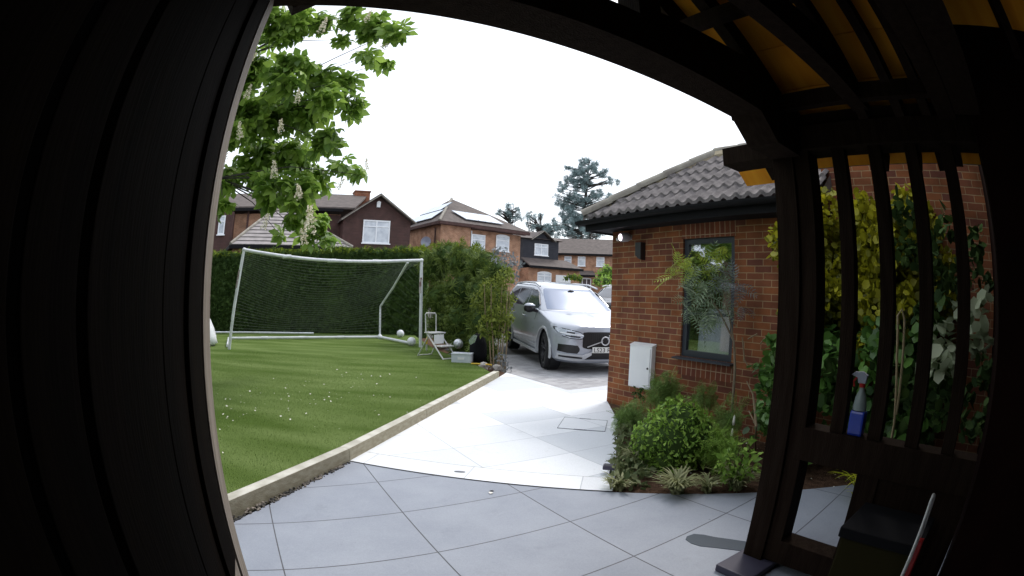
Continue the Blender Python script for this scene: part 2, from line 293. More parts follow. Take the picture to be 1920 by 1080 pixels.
# ------------------------------------------------------------------ mesh helpers
class MB:
    def __init__(s): s.v = []; s.f = []; s.m = []
    def add(s, vs, fs, mi=0):
        o = len(s.v); s.v += [tuple(v) for v in vs]; s.f += [tuple(i + o for i in f) for f in fs]; s.m += [mi] * len(fs); return s
    def box(s, x0, x1, y0, y1, z0, z1, mi=0, M=None):
        vs = [Vector((x, y, z)) for z in (z0, z1) for y in (y0, y1) for x in (x0, x1)]
        if M: vs = [M @ v for v in vs]
        return s.add(vs, [(0, 2, 3, 1), (4, 5, 7, 6), (0, 1, 5, 4), (2, 6, 7, 3), (0, 4, 6, 2), (1, 3, 7, 5)], mi)
    def bar(s, p0, p1, w, d, up=(0, 0, 1), mi=0):
        p0, p1 = Vector(p0), Vector(p1); a = (p1 - p0).normalized(); b = a.cross(Vector(up))
        if b.length < 1e-4: b = a.cross(Vector((1, 0, 0)))
        b.normalize(); c = b.cross(a)
        vs = [p + b * (sx * w / 2) + c * (sy * d / 2) for p in (p0, p1) for sx, sy in ((-1, -1), (1, -1), (1, 1), (-1, 1))]
        return s.add(vs, [(0, 1, 2, 3), (7, 6, 5, 4), (0, 4, 5, 1), (1, 5, 6, 2), (2, 6, 7, 3), (3, 7, 4, 0)], mi)
    def path(s, pts, r, n=8, mi=0, cap=True):
        pts = [Vector(p) for p in pts]; rr = r if isinstance(r, (list, tuple)) else [r] * len(pts)
        o = len(s.v); prev = None
        for i, p in enumerate(pts):
            a = (pts[min(i + 1, len(pts) - 1)] - pts[max(i - 1, 0)]).normalized()
            if prev is None:
                b = a.cross(Vector((0, 0, 1)))
                if b.length < 1e-3: b = a.cross(Vector((1, 0, 0)))
            else: b = prev - a * prev.dot(a)
            b.normalize(); prev = b; c = a.cross(b)
            for k in range(n):
                t = 2 * math.pi * k / n; s.v.append(tuple(p + (b * math.cos(t) + c * math.sin(t)) * rr[i]))
        for i in range(len(pts) - 1):
            for k in range(n):
                s.f.append((o + i * n + k, o + i * n + (k + 1) % n, o + (i + 1) * n + (k + 1) % n, o + (i + 1) * n + k)); s.m.append(mi)
        if cap:
            s.f.append(tuple(o + k for k in range(n))[::-1]); s.m.append(mi)
            s.f.append(tuple(o + (len(pts) - 1) * n + k for k in range(n))); s.m.append(mi)
        return s
    def lathe(s, prof, n=24, M=None, mi=0):
        o = len(s.v)
        for r, z in prof:
            for k in range(n):
                t = 2 * math.pi * k / n; v = Vector((r * math.cos(t), r * math.sin(t), z)); s.v.append(tuple(M @ v if M else v))
        for i in range(len(prof) - 1):
            for k in range(n):
                s.f.append((o + i * n + k, o + i * n + (k + 1) % n, o + (i + 1) * n + (k + 1) % n, o + (i + 1) * n + k)); s.m.append(mi)
        return s
    def ball(s, c, r, n=12, mi=0, sc=(1, 1, 1)):
        prof = [(r * math.sin(math.pi * i / n) + 1e-5, -r * math.cos(math.pi * i / n)) for i in range(n + 1)]
        return s.lathe(prof, n * 2, Matrix.Translation(c) @ Matrix.Diagonal((*sc, 1)), mi)
    def prism(s, poly, d, M=None, mi=0):
        """poly in local xz, thickness d along +y"""
        n = len(poly); vs = [Vector((x, 0, z)) for x, z in poly] + [Vector((x, d, z)) for x, z in poly]
        if M: vs = [M @ v for v in vs]
        return s.add(vs, [tuple(range(n)), tuple(range(2 * n - 1, n - 1, -1))] + [(i, i + n, (i + 1) % n + n, (i + 1) % n) for i in range(n)], mi)
    def slab(s, poly, z0, z1, mi=0):
        n = len(poly); vs = [(x, y, z0) for x, y in poly] + [(x, y, z1) for x, y in poly]
        return s.add(vs, [tuple(range(n))[::-1], tuple(range(n, 2 * n))] + [(i, (i + 1) % n, (i + 1) % n + n, i + n) for i in range(n)], mi)
    def build(s, name, mats, parent=None, loc=None, rz=0, smooth=False, bevel=0, fix=True):
        me = bpy.data.meshes.new(name); me.from_pydata(s.v, [], s.f)
        for m in (mats if isinstance(mats, (list, tuple)) else [mats]): me.materials.append(MATS[m])
        me.polygons.foreach_set('material_index', s.m)
        if fix:
            bm = bmesh.new(); bm.from_mesh(me); bmesh.ops.recalc_face_normals(bm, faces=bm.faces)
            if bevel: bmesh.ops.bevel(bm, geom=list(bm.edges), offset=bevel, segments=2, affect='EDGES', profile=.6)
            bm.to_mesh(me); bm.free()
        if smooth:
            me.polygons.foreach_set('use_smooth', [True] * len(me.polygons))
            if smooth != 'all': me.set_sharp_from_angle(angle=R(40))
        me.update()
        o = bpy.data.objects.new(name, me); COL.objects.link(o)
        if parent: o.parent = parent
        if loc is not None: o.location = loc
        if rz: o.rotation_euler = (0, 0, rz)
        return o
def tag(o, label=None, cat=None, group=None, kind=None):
    if label: o['label'] = label
    if cat: o['category'] = cat
    if group: o['group'] = group
    if kind: o['kind'] = kind
    return o
def thing(name, label, cat, loc=(0, 0, 0), rz=0, group=None):
    o = bpy.data.objects.new(name, None); COL.objects.link(o); o.location = loc; o.rotation_euler = (0, 0, rz); o.empty_display_size = .2
    return tag(o, label, cat, group)
def copy_tree(o, parent=None):
    c = o.copy(); COL.objects.link(c)
    if parent: c.parent = parent
    for ch in list(o.children): copy_tree(ch, c)
    return c

def instances(name, matname, pts, tv, tf, size, parent=None, up=.5, yawless=None, mats_idx=None, dirs=None):
    """leaf clusters: copies of a small leaf shape in ONE mesh; pts (N,3)"""
    pts = np.asarray(pts, float); N = len(pts); tv = np.asarray(tv, float); k = len(tv)
    yaw = rng.uniform(0, 2 * np.pi, N); tilt = rng.normal(0, 1, N) * (1 - up) * 1.4; roll = rng.normal(0, 1, N) * (1 - up) * 1.2
    cz, sz = np.cos(yaw), np.sin(yaw); cx, sx = np.cos(tilt), np.sin(tilt); cy, sy = np.cos(roll), np.sin(roll)
    Rz = np.zeros((N, 3, 3)); Rz[:, 0, 0] = cz; Rz[:, 0, 1] = -sz; Rz[:, 1, 0] = sz; Rz[:, 1, 1] = cz; Rz[:, 2, 2] = 1
    Rx = np.zeros((N, 3, 3)); Rx[:, 0, 0] = 1; Rx[:, 1, 1] = cx; Rx[:, 1, 2] = -sx; Rx[:, 2, 1] = sx; Rx[:, 2, 2] = cx
    Ry = np.zeros((N, 3, 3)); Ry[:, 1, 1] = 1; Ry[:, 0, 0] = cy; Ry[:, 0, 2] = sy; Ry[:, 2, 0] = -sy; Ry[:, 2, 2] = cy
    M = Rz @ Rx @ Ry
    s = rng.uniform(size[0], size[1], N)
    V = np.einsum('nij,kj->nki', M, tv) * s[:, None, None] + pts[:, None, :]
    nf = len(tf); fl = [len(f) for f in tf]; flat = np.array([i for f in tf for i in f])
    idx = (flat[None, :] + (np.arange(N) * k)[:, None]).ravel()
    tot = np.tile(fl, N); start = np.concatenate([[0], np.cumsum(tot)[:-1]])
    me = bpy.data.meshes.new(name); me.vertices.add(N * k); me.vertices.foreach_set('co', V.ravel())
    me.loops.add(len(idx)); me.loops.foreach_set('vertex_index', idx.astype(np.int32))
    me.polygons.add(N * nf); me.polygons.foreach_set('loop_start', start.astype(np.int32)); me.polygons.foreach_set('loop_total', tot.astype(np.int32))
    me.materials.append(MATS[matname]); me.update(calc_edges=True); me.validate()
    o = bpy.data.objects.new(name, me); COL.objects.link(o)
    if parent: o.parent = parent
    return o
# leaf shapes (unit length along +y)
LEAF = ([(0, 0, 0), (.28, .45, .08), (0, 1, -.05), (-.28, .45, .08)], [(0, 1, 2), (0, 2, 3)])
ROUND = ([(0, 0, 0), (.42, .25, .06), (.40, .75, .03), (0, 1, -.06), (-.40, .75, .03), (-.42, .25, .06)], [(0, 1, 2, 3), (0, 3, 4, 5)])
def fan(n, spread, w, droop=.2, obov=True):
    V, F = [], []
    for i in range(n):
        a = (i / (n - 1) - .5) * spread; L = 1 - .3 * abs(i / (n - 1) - .5) * 2; ca, sa = math.cos(a), math.sin(a)
        prof = [(0, .04, 0), (.35, w * .45, .02), (.72, w, -droop * .4), (1, .03, -droop)] if obov else [(0, .02, 0), (.4, w, 0), (.75, w * .8, -droop * .5), (1, .01, -droop)]
        o = len(V)
        for t, ww, z in prof:
            for sx in (-1, 0, 1):
                x, y = sx * ww, t * L; V.append((x * ca + y * sa, -x * sa + y * ca, z - (.0 if sx == 0 else -.25 * ww)))
        for j in range(3):
            for q in (0, 1):
                b = o + j * 3 + q; F.append((b, b + 1, b + 4, b + 3))
    return V, F
CHEST = fan(6, 4.4, .25, .40)
SPRAY = fan(4, 1.7, .06, .15, False)
def frond(n, w, L=.32, droop=.25):
    V, F = [], []
    for i in range(n):
        t = .12 + .88 * i / (n - 1); ll = L * math.sin(math.pi * min(1, t * .85 + .1)) + .04; z = -droop * t * t
        for sx in (-1, 1):
            o = len(V); V += [(0, t, z), (sx * ll * .5, t + .05 + w, z - .02), (sx * ll, t + .14, z - .06), (sx * ll * .5, t + .05 - w, z - .02)]; F.append((o, o + 1, o + 2, o + 3))
    o = len(V); V += [(-.01, 0, 0), (.01, 0, 0), (.006, 1, -droop), (-.006, 1, -droop)]; F.append((o, o + 1, o + 2, o + 3))
    return V, F
FROND = frond(9, .028)
FROND_W = frond(7, .04, .38, .2)
def in_blobs(blobs, n_per=None, dens=None, shell=.35, flat=1.0):
    out = []
    for (x, y, z, r) in blobs:
        n = n_per or max(2, int(dens * r ** 2))
        d = rng.normal(size=(n, 3)); d /= np.linalg.norm(d, axis=1)[:, None]
        rad = r * (shell + (1 - shell) * rng.random(n)) ** .6
        out.append(np.array([x, y, z]) + d * rad[:, None] * np.array([1, 1, flat]))
    return np.concatenate(out)

# ------------------------------------------------------------------ setting: ground sheets
def hz(y, x=5):
    if y < 21: return hz(y) * min(1, max(0, (x + 2.6) / 2)) if x < -.6 else hz0(y)
    return hz0(y) if y > 23 or x > -.6 else hz0(y) * max((y - 21) / 2, 0)
def hz0(y):
    k = max(0, y - 10.3); return k * k / 2.4 * .05 if k < 1.2 else (.05 * (k - .6) if y < 24 else .05 * 13.1 + min(y - 24, 18) / 18 * .6)
ys = [-30, -5, 0, 5, 10, 11.5, 13, 17, 20, 20.9, 23, 26, 29, 32, 35, 38, 42, 60, 100, 200, 400]
xs = [-300, -40, -20, -8, -2.6, -.6, 4, 20, 300]
g = MB(); g.add([(x, y, hz(y, x) - .03) for y in ys for x in xs], [(j * 9 + i, j * 9 + i + 1, j * 9 + i + 10, j * 9 + i + 9) for j in range(len(ys) - 1) for i in range(8)])
tag(g.build('ground', 'ground_m', smooth='all'), kind='structure')
def sheet(name, poly, z, m):
    b = MB(); b.add([(x, y, z) for x, y in poly], [tuple(range(len(poly)))]); o = b.build(name, m); return tag(o, kind='structure')
A0 = Vector((-1.90, 2.30)); SD = Vector((math.cos(R(78.1)), math.sin(R(78.1)))); SN = Vector((-SD.y, SD.x))   # sleeper face line, SN points to the lawn
A1 = Vector((-1.53, 3.77)); A2 = Vector((-.60, 8.75)); SD1 = (A1 - A0).normalized(); SD2 = (A2 - A1).normalized(); DB = (A1 - A0).length
def sl(d, off=0):
    dd, o_ = (SD1, A0) if d < DB - 1e-6 else (SD2, A1); nn = Vector((-dd.y, dd.x)); k = d if d < DB - 1e-6 else d - DB
    if abs(d - DB) < 1e-3: nn = (Vector((-SD1.y, SD1.x)) + Vector((-SD2.y, SD2.x))).normalized()
    p = o_ + dd * k + nn * off; return (p.x, p.y)
W0, W1 = Vector((-1.53, 3.775)), Vector((.62, 3.415)); WD = (W1 - W0).normalized()
Wext = W0 + WD * 7
bedR = W1 + WD * 5.3
sheet('patio', [sl(-5.6), (-1.86 - .0, 2.28 - .0) if False else sl(-5.6, -.02), (1.5, -3.2), (4.4, -2.6), (6.5, -1), tuple(bedR), tuple(W1), tuple(W0), sl(.2, -.060), sl(-3, -.075)], .004, 'slab_grey')
DW1, DW2, DW3 = (-.50, 9.34 + .02), (.56, 7.66), (1.78, 8.60)
sheet('path', [tuple(sl(DB + .30)), tuple(W1 + Vector((.06, .29))), (1.03, 5.69), (1.07, 6.85), (1.9, 7.42), DW3, DW2, DW1, sl(6.55)], .012, 'slab_white')
sheet('path_border', [tuple(W0), tuple(W1), tuple(W1 + Vector((.06, .286))), sl(DB + .295)], .012, 'slab_border')
dp = [DW1, DW2, DW3, (1.1, 7.2), (1.9, 7.1), (14, 9.5)]
g = MB()
rows = [(-.50, 14, 9.36), (-.55, 14, 10.3), (-.6, 14, 10.9), (-.7, 14, 11.5), (-2.2, 14, 13), (-3, 14, 17), (-3, 14, 20), (-3, 16, 23), (-3, 16, 26), (-4, 18, 30), (-6, 20, 34)]
g.add([(x, y, hz(y, x) + .004) for a, b, y in rows for x in (a, (a + b) / 2, b)], [(j * 3 + i, j * 3 + i + 1, j * 3 + i + 4, j * 3 + i + 3) for j in range(len(rows) - 1) for i in (0, 1)])
g.add([(-.50, 9.36, .004), (.56, 7.66, .004), (1.78, 8.60, .004), (1.9, 7.4, .004), (14, 7.4, .004), (14, 9.36, .004)], [(0, 1, 2, 3, 4, 5)])
tag(g.build('driveway', 'block_paving'), kind='structure')
sheet('soil_bed', [tuple(W1), tuple(bedR), (5.6, 1.6), (1.2, 6.86), (1.06, 6.84), (1.03, 5.69)], -.004, 'soil')
sheet('soil', [sl(6.62, .0), (-.50, 9.36), (-2.2, 13), (-3.0, 17), (-5.2, 17), (-1.2, 9.2)], -.006, 'soil')
# raised lawn
lawn_poly = [sl(-6, .1), sl(DB, .1), sl(6.45, .1), (-.95, 9.3), (-1.6, 10.6), (-2.6, 12.6), (-4.0, 16.4), (-4.6, 18.4), (-16, 15.5), (-16, -3.5)]
LZ = .10
tag(MB().slab(lawn_poly, -.02, LZ).build('lawn', 'lawn'), kind='structure')
# short blades of the artificial grass, denser close to the edge
def in_poly(P, poly):
    x, y = P[:, 0], P[:, 1]; c = np.zeros(len(P), bool); n = len(poly)
    for i in range(n):
        x0, y0 = poly[i]; x1, y1 = poly[i - 1]
        k = ((y0 > y) != (y1 > y)) & (x < (x1 - x0) * (y - y0) / (y1 - y0 + 1e-12) + x0); c ^= k
    return c
q = np.stack([rng.uniform(-7, -.7, 130000), 1.2 + 9.0 * rng.random(130000) ** 1.4], 1); q = q[in_poly(q, lawn_poly)]
BL = ([(-.10, 0, 0), (.10, 0, 0), (.03, .35, 1)], [(0, 1, 2)])
go = instances('grass', 'grass_blade', np.c_[q, np.full(len(q), LZ - .002)], *BL, (.010, .022), up=.72)
tag(go, 'short bright green artificial grass pile covering the raised lawn', 'grass', kind='stuff')
# fallen petals
pc = np.array([[-3.0, 4.6], [-3.6, 5.6], [-2.6, 6.2], [-4.3, 4.2], [-3.2, 3.4], [-2.2, 5.4], [-3.3, 7.4]])
q = np.concatenate([c + rng.normal(0, .65, (22, 2)) for c in pc]); q = q[in_poly(q, lawn_poly)]
tag(instances('fallen_petals', 'petal', np.c_[q, np.full(len(q), LZ + .02)], *ROUND, (.012, .03), up=.8), 'scatter of small white petals fallen on the lawn', 'petals', kind='stuff')
# pebbles in the drainage gap between sleeper and grey patio
b = MB(); 
for i in range(620):
    d = random.uniform(-3.2, 1.48)
    p = sl(d, -random.uniform(.0, .066 if d < .3 else .066 - .03 * (d - .3)))
    r = random.uniform(.007, .015)
    bm_ = Matrix.Rotation(random.uniform(0, 3), 4, 'Z')
    o = len(b.v); b.ball(Vector((p[0], p[1], .004 + r * .4)), r, 3, 0, (random.uniform(.7, 1.4), random.uniform(.7, 1.3), .7))
tag(b.build('pebbles', 'pebble_m', smooth='all'), 'dark mixed pebbles filling the gap between sleeper edging and patio', 'pebbles', kind='stuff')

# timber sleepers edging the lawn
def sleeper(d0, d1, label):
    p = sl(d0); dd = SD1 if d0 < DB - .01 else SD2; o = MB().box(0.002, d1 - d0 - .002, 0, .10, -.02, LZ + .022).build('edging_sleeper', 'timber_sleeper', loc=(p[0], p[1], 0), rz=math.atan2(dd.y, dd.x), bevel=.006)
    o.data.materials.append(MATS['timber_sleeper_top'])
    for pl in o.data.polygons:
        if pl.normal.z > .8: pl.material_index = 1
    return tag(o, label, 'sleeper', 'timber sleepers edging the lawn')
sleeper(-6, -1.2, 'pale timber sleeper edging the lawn, far left one running behind the porch slats')
sleeper(-1.2, DB, 'pale timber sleeper edging the lawn, near one beside the dark pebbles and grey patio')
sleeper(DB, 3.27, 'short pale timber sleeper edging the lawn, middle one beginning at the pale path corner')
sleeper(3.27, 6.6, 'pale timber sleeper edging the lawn, farthest one ending by the shrub')

# recessed access cover in the pale path
t = thing('access_cover', 'recessed rectangular paved access cover with dark slots in the pale path', 'manhole cover', (.33, 5.27, .012))
P4 = [Vector(p) - Vector((.33, 5.27)) for p in ((.29, 5.28), (.40, 5.80), (.90, 5.66), (.80, 5.16))]
b = MB(); b.slab([tuple(p) for p in P4], .0005, .0035); b.build('cover_tray', 'slab_white', t)
b = MB()
for i in range(4):
    a, c = P4[i], P4[(i + 1) % 4]; b.bar((a.x, a.y, .003), (c.x, c.y, .003), .005, .006)
a, c = P4[1], P4[2]; b.bar((a.x + (c.x - a.x) * .35, a.y + (c.y - a.y) * .35, .004), (a.x + (c.x - a.x) * .62, a.y + (c.y - a.y) * .62, .004), .016, .007)
a, c = P4[0], P4[3]; b.bar((a.x + (c.x - a.x) * .35, a.y + (c.y - a.y) * .35, .004), (a.x + (c.x - a.x) * .62, a.y + (c.y - a.y) * .62, .004), .016, .007)
b.build('frame', 'iron_line', t)
tag(MB().slab([(-.56 + .045 * math.cos(k * .63), 3.745 + .014 * math.sin(k * .63)) for k in range(10)], .012, .0165).build('drain_slot', 'iron_line'), 'small dark oval drain slot in the pale path border', 'drain')
wp = [(.955, 2.56), (.975, 2.60), (1.03, 2.625), (1.09, 2.60), (1.15, 2.55), (1.23, 2.50), (1.33, 2.43), (1.42, 2.36), (1.40, 2.28), (1.32, 2.27), (1.22, 2.34), (1.12, 2.40), (1.02, 2.45), (.975, 2.50)]
tag(MB().slab(wp, .004, .0075).build('puddle', 'wet_stone', smooth=False), 'thin dark wet patch on the grey patio beside the porch post', 'puddle')
tag(instances('fallen_leaf', 'petal', [(-.29, 3.385, .008), (-.27, 3.36, .008)], *ROUND, (.03, .04), up=.8), 'small white petal lying on the grey patio', 'petal')

# ------------------------------------------------------------------ brick annex with the tiled hip roof
AD = R(-57); AL = (1.06, 6.84, 0)
ann = thing('brick_annex', 'single storey red brick annex with hipped grey tile roof and dark window', 'building', AL, AD)
b = MB(); WT, X0, X1, Z0, Z1 = .28, 1.30, 2.08, .80, 2.21
b.box(0, X0, 0, WT, -.05, 2.45); b.box(X1, 3.30, 0, WT, -.05, 2.45); b.box(X0, X1, 0, WT, -.05, Z0); b.box(X0, X1, 0, WT, Z1, 2.45)
b.box(0, WT, WT, 2.0, -.05, 2.45); b.box(WT, 3.30, 2.0 - .2, 2.0, -.05, 2.45)
b.build('wall', 'brick_red', ann)
for z_ in (Z1, Z0 - .222): MB().box(X0 - .02, X1 + .02, -.004, .05, z_, z_ + .222).build('soldier_course', 'brick_soldier', ann)
fr = MB(); F = .065
fr.box(X0, X0 + F, .03, .10, Z0, Z1).box(X1 - F, X1, .03, .10, Z0, Z1).box(X0 + F, X1 - F, .03, .10, Z0, Z0 + F + .01).box(X0 + F, X1 - F, .03, .10, Z1 - F, Z1)
fr.box(X0 + F, X1 - F, .028, .09, 1.30, 1.335)
wf = fr.build('window_frame', 'anthracite', ann)
MB().box(X0 + F, X1 - F, .055, .065, Z0 + F, Z1 - F).build('pane', 'window_glass', wf)
MB().prism([(-.10, 0), (.09, 0), (.09, .035), (-.10, .018)], X1 - X0 + .10, Matrix.Translation((X0 - .05, 0, Z0 - .03)) @ Matrix.Rotation(R(-90), 4, 'Z') @ Matrix.Diagonal((-1, 1, 1, 1))).build('window_sill', 'anthracite', ann)
MB().box(X0, X1, 1.2, 1.25, .2, 2.4).build('inner_wall', 'room_dark', ann)
# eaves
EZ = 2.56; S0, S1 = -.18, 3.42; TP = math.tan(R(37.3)); RT = 1.0; EO = -.35
b = MB(); b.box(S0, S1, EO, EO + .03, EZ - .19, EZ - .02); b.box(S0, S0 + .03, EO + .03, 2.30, EZ - .19, EZ - .02)
b.box(S0 + .03, S1, EO + .03, 0, EZ - .17, EZ - .15); b.box(S0 + .03, -.003, .001, 2.3, EZ - .17, EZ - .15); b.build('fascia', 'fascia_black', ann)
b = MB()
def gutter(b, p0, p1, r=.058):
    p0, p1 = Vector(p0), Vector(p1); a = (p1 - p0).normalized(); s_ = a.cross(Vector((0, 0, 1)))
    o = len(b.v); n = 8
    for p in (p0, p1):
        for rr in (r, r - .006):
            for k in range(n + 1):
                t_ = math.pi + math.pi * k / n; b.v.append(tuple(p + s_ * (rr * math.cos(t_)) + Vector((0, 0, rr * math.sin(t_)))))
    for k in range(n):
        for (q0, q1) in ((0, 2), (1, 3)):
            i0 = o + q0 * (n + 1) + k; i1 = o + q1 * (n + 1) + k; b.f.append((i0, i0 + 1, i1 + 1, i1)); b.m.append(0)
    for q in (0, 2): b.f.append(tuple([o + q * (n + 1) + k for k in range(n + 1)])); b.m.append(0)
gutter(b, (S0 - .06, EO - .06, EZ - .05), (S1, EO - .06, EZ - .05)); gutter(b, (S0 - .06, EO - .1, EZ - .05), (S0 - .06, 2.35, EZ - .05))
b.build('gutter', 'fascia_black', ann)
# double roman tiles: rolls along s, courses up the slope
b = MB(); gauge = .262; per = .165; nr = 6; ds = per / 8
prof = [0, .004, .018, .036, .045, .036, .018, .004]
ns = int((S1 - S0) / ds)
for r_ in range(nr):
    t0, t1 = EO - .05 + r_ * gauge, min(EO - .05 + (r_ + 1) * gauge + .03, RT)
    if t0 >= RT: break
    o = len(b.v); 
    for i in range(ns + 1):
        s_ = S0 + i * ds; h = prof[i % 8]
        for (tt, lift) in ((t0, -.01), (t0, .042), (t1, .004)):
            ss = max(s_, S0 + (tt - EO)); b.v.append((ss, tt, EZ + (tt - EO) * TP + lift + (h if ss == s_ else h * .3)))
    for i in range(ns):
        if S0 + (i + 1) * ds < S0 + (t0 - EO): continue
        a = o + i * 3; b.f += [(a, a + 3, a + 4, a + 1), (a + 1, a + 4, a + 5, a + 2)]; b.m += [0, 0]
rt = b.build('roof', 'roof_tile', ann, smooth=True, fix=False)
b = MB(); RZ = EZ + (RT - EO) * TP; BT = 2 * RT - EO
b.add([(S0, EO, EZ), (S0, BT, EZ), (S0 + RT - EO, RT, RZ)], [(0, 1, 2)]); b.add([(S0, BT, EZ), (S1, BT, EZ), (S1, RT, RZ), (S0 + RT - EO, RT, RZ)], [(0, 1, 2, 3)]); b.add([(S1, EO, EZ), (S1, BT, EZ), (S1, RT, RZ)], [(0, 1, 2)])
b.build('roof_rear_slope', 'roof_tile', ann)
hipc = MB(); mort = MB()
def caps(p0, p1, seg=.44, r=.105):
    p0, p1 = Vector(p0), Vector(p1); L_ = (p1 - p0).length; n = max(1, round(L_ / seg)); a = (p1 - p0) / n; d = a.normalized()
    side = d.cross(Vector((0, 0, 1))).normalized(); upv = side.cross(d)
    for i in range(n):
        q0, q1 = p0 + a * i, p0 + a * (i + 1) + d * .012
        for rr, B, lift, e0, e1 in ((r, hipc, .0, 0, 0), (r * .93, mort, -.012, .0, 0)):
            o = len(B.v)
            for q, l2 in ((q0, .012), (q1, 0)):
                for k in range(9):
                    t_ = R(-18) + R(216) * k / 8; B.v.append(tuple(q + side * (rr * 1.1 * math.cos(t_)) + upv * (rr * .8 * math.sin(t_) + lift + l2)))
            for k in range(8): B.f.append((o + k, o + k + 1, o + 10 + k, o + 9 + k)); B.m.append(0)
            B.f.append(tuple(o + k for k in range(9))); B.m.append(0)
caps((S0 - .02, EO - .02, EZ + .03), (S0 + RT - EO, RT, RZ + .03)); caps((S0 + RT - EO, RT, RZ + .03), (S1, RT, RZ + .03))
hipc.build('ridge_tiles', 'ridge_tile', ann, smooth=True); 
mort = MB(); mort.path([(S0 + .05, EO + .10, EZ + .03), (S0 + RT - EO, RT - .03, RZ - .01), (S1, RT - .03, RZ - .01)], .10, 8); mort.build('ridge_mortar', 'lime_mortar', ann, smooth=True)
tall = MB().box(3.305, 6.6, -.002, .30, -.05, 5.2).build('brick_house', 'brick_red', loc=AL, rz=AD)
tag(tall, 'tall red brick house wall rising behind the climbers seen between porch slats', 'building')
# meter box
Mw = Matrix.Translation(AL) @ Matrix.Rotation(AD, 4, 'Z')
def annp(s_, t_, z): v = Mw @ Vector((s_, t_, z)); return (v.x, v.y, v.z)
mb = thing('meter_box', 'white plastic meter box fixed low on the brick wall', 'meter box', annp(.50, 0, .32), AD)
MB().box(0, .40, -.085, -.002, 0, .55).build('housing', 'white_plastic', mb, bevel=.012)
MB().prism([(0, .551), (0, .59), (.09, .558), (.09, .551)], .41, Matrix.Translation((-.003, -.002, -.005)) @ Matrix.Rotation(R(-90), 4, 'Z') @ Matrix.Translation((0, 0, 0))).build('lid_cap', 'white_plastic', mb, bevel=.004)
MB().box(.018, .382, -.094, -.087, .02, .52).build('door', 'white_plastic', mb, bevel=.003)
MB().lathe([(.001, 0), (.014, 0), (.014, .006), (.001, .008)], 12, Matrix.Translation((.35, -.094, .27)) @ Matrix.Rotation(R(90), 4, 'X')).build('lock', 'black_plastic', mb)
# lamp under the eaves and black box below it
lp = thing('wall_spotlight', 'round white wall spotlight glowing under the black eaves', 'lamp', annp(.36, 0, 2.29), AD)
LM = Matrix.Translation((0, -.045, 0)) @ Vector((-.22, -.95, -.12)).to_track_quat('Z', 'Y').to_matrix().to_4x4()
MB().lathe([(.001, -.02), (.045, -.02), (.062, .01), (.066, .10), (.052, .125), (.046, .12)], 20, LM).build('lamp_body', 'lamp_grey', lp, smooth=True)
MB().lathe([(.047, .115), (.035, .130), (.001, .136)], 20, LM).build('lens', 'lamp_on', lp, smooth=True)
MB().box(-.03, .03, -.03, 0, -.03, .03).build('bracket', 'white_plastic', lp)
MB().lathe([(.001, .0), (.022, .0), (.02, .03), (.001, .035)], 12, Matrix.Translation((-.24, 0, -.01)) @ Matrix.Rotation(R(90), 4, 'X')).build('sensor', 'white_plastic', lp)
up_ = thing('wall_light', 'black wedge shaped wall light below the white spotlight', 'lamp', annp(.60, 0, 2.10), AD)
MB().prism([(-.052, .10), (.052, .10), (.052, -.13), (.0, -.11), (-.052, -.065)], .09, Matrix.Translation((0, -.095, 0))).build('housing', 'black_plastic', up_, bevel=.004)
MB().box(-.04, .04, -.006, 0, -.09, .09).build('back_plate', 'black_plastic', up_)
# things seen through the window
cab = thing('white_cupboard', 'tall white cupboard standing inside the annex behind the window', 'cupboard', annp(1.76, .16, 0), AD)
MB().box(-.16, .26, 0, .35, 0, 1.38).build('carcass', 'white_plastic', cab, bevel=.004); MB().box(-.155, .255, -.02, -.001, .06, 1.36).build('door', 'white_plastic', cab, bevel=.003)
ib = thing('ironing_board', 'white folded ironing board leaning inside the annex window', 'board', annp(1.41, .15, 0), AD)
MB().prism([(0, 0), (.22, 0), (.24, .4), (.2, 1.2), (.12, 1.34), (.06, 1.2)], .03).build('board', 'curtain', ib, bevel=.004); MB().path([(.05, .04, 0), (.1, .09, .6), (.16, .04, 1.1)], .008).build('leg', 'steel_grey', ib)

# ------------------------------------------------------------------ timber porch (u along the front beam, v outwards)
PA = R(30.3); PR = Matrix.Rotation(PA, 4, 'Z')
def pw(u, v, z=0): q_ = PR @ Vector((u, v, z)); return (q_.x, q_.y, q_.z)
porch = thing('timber_porch', 'dark stained timber porch with slatted sides, front tie beam and boarded roof', 'porch', (0, 0, 0), PA)
BV = .003
# front posts
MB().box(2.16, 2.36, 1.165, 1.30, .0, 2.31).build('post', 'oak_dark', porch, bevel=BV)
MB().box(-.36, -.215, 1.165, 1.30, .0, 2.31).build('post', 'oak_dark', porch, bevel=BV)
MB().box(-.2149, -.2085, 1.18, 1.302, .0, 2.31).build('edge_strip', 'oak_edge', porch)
MB().box(-.345, -.221, .78, .975, .01, 2.224).build('side_board', 'board_shaded', porch, bevel=BV)
MB().box(-.345, -.221, .415, .775, .01, 2.224).build('side_board', 'board_shaded', porch, bevel=BV)
MB().box(-.335, -.226, .262, .392, .01, 2.224).build('side_board', 'board_shaded', porch, bevel=BV)
MB().box(-.335, -.226, -.058, .238, .01, 2.224).build('side_board', 'board_shaded', porch, bevel=BV)  # widened over an open gap, a dark board standing in for shade there
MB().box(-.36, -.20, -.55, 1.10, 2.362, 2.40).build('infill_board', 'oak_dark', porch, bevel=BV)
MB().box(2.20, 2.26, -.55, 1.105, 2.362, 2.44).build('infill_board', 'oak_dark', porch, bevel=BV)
MB().box(-.355, -.21, .98, 1.16, .72, 2.31).build('inner_post', 'board_shaded', porch, bevel=BV)
MB().box(-.355, -.212, .98, 1.16, .0, .718).build('post_foot', 'oak_edge', porch, bevel=BV)
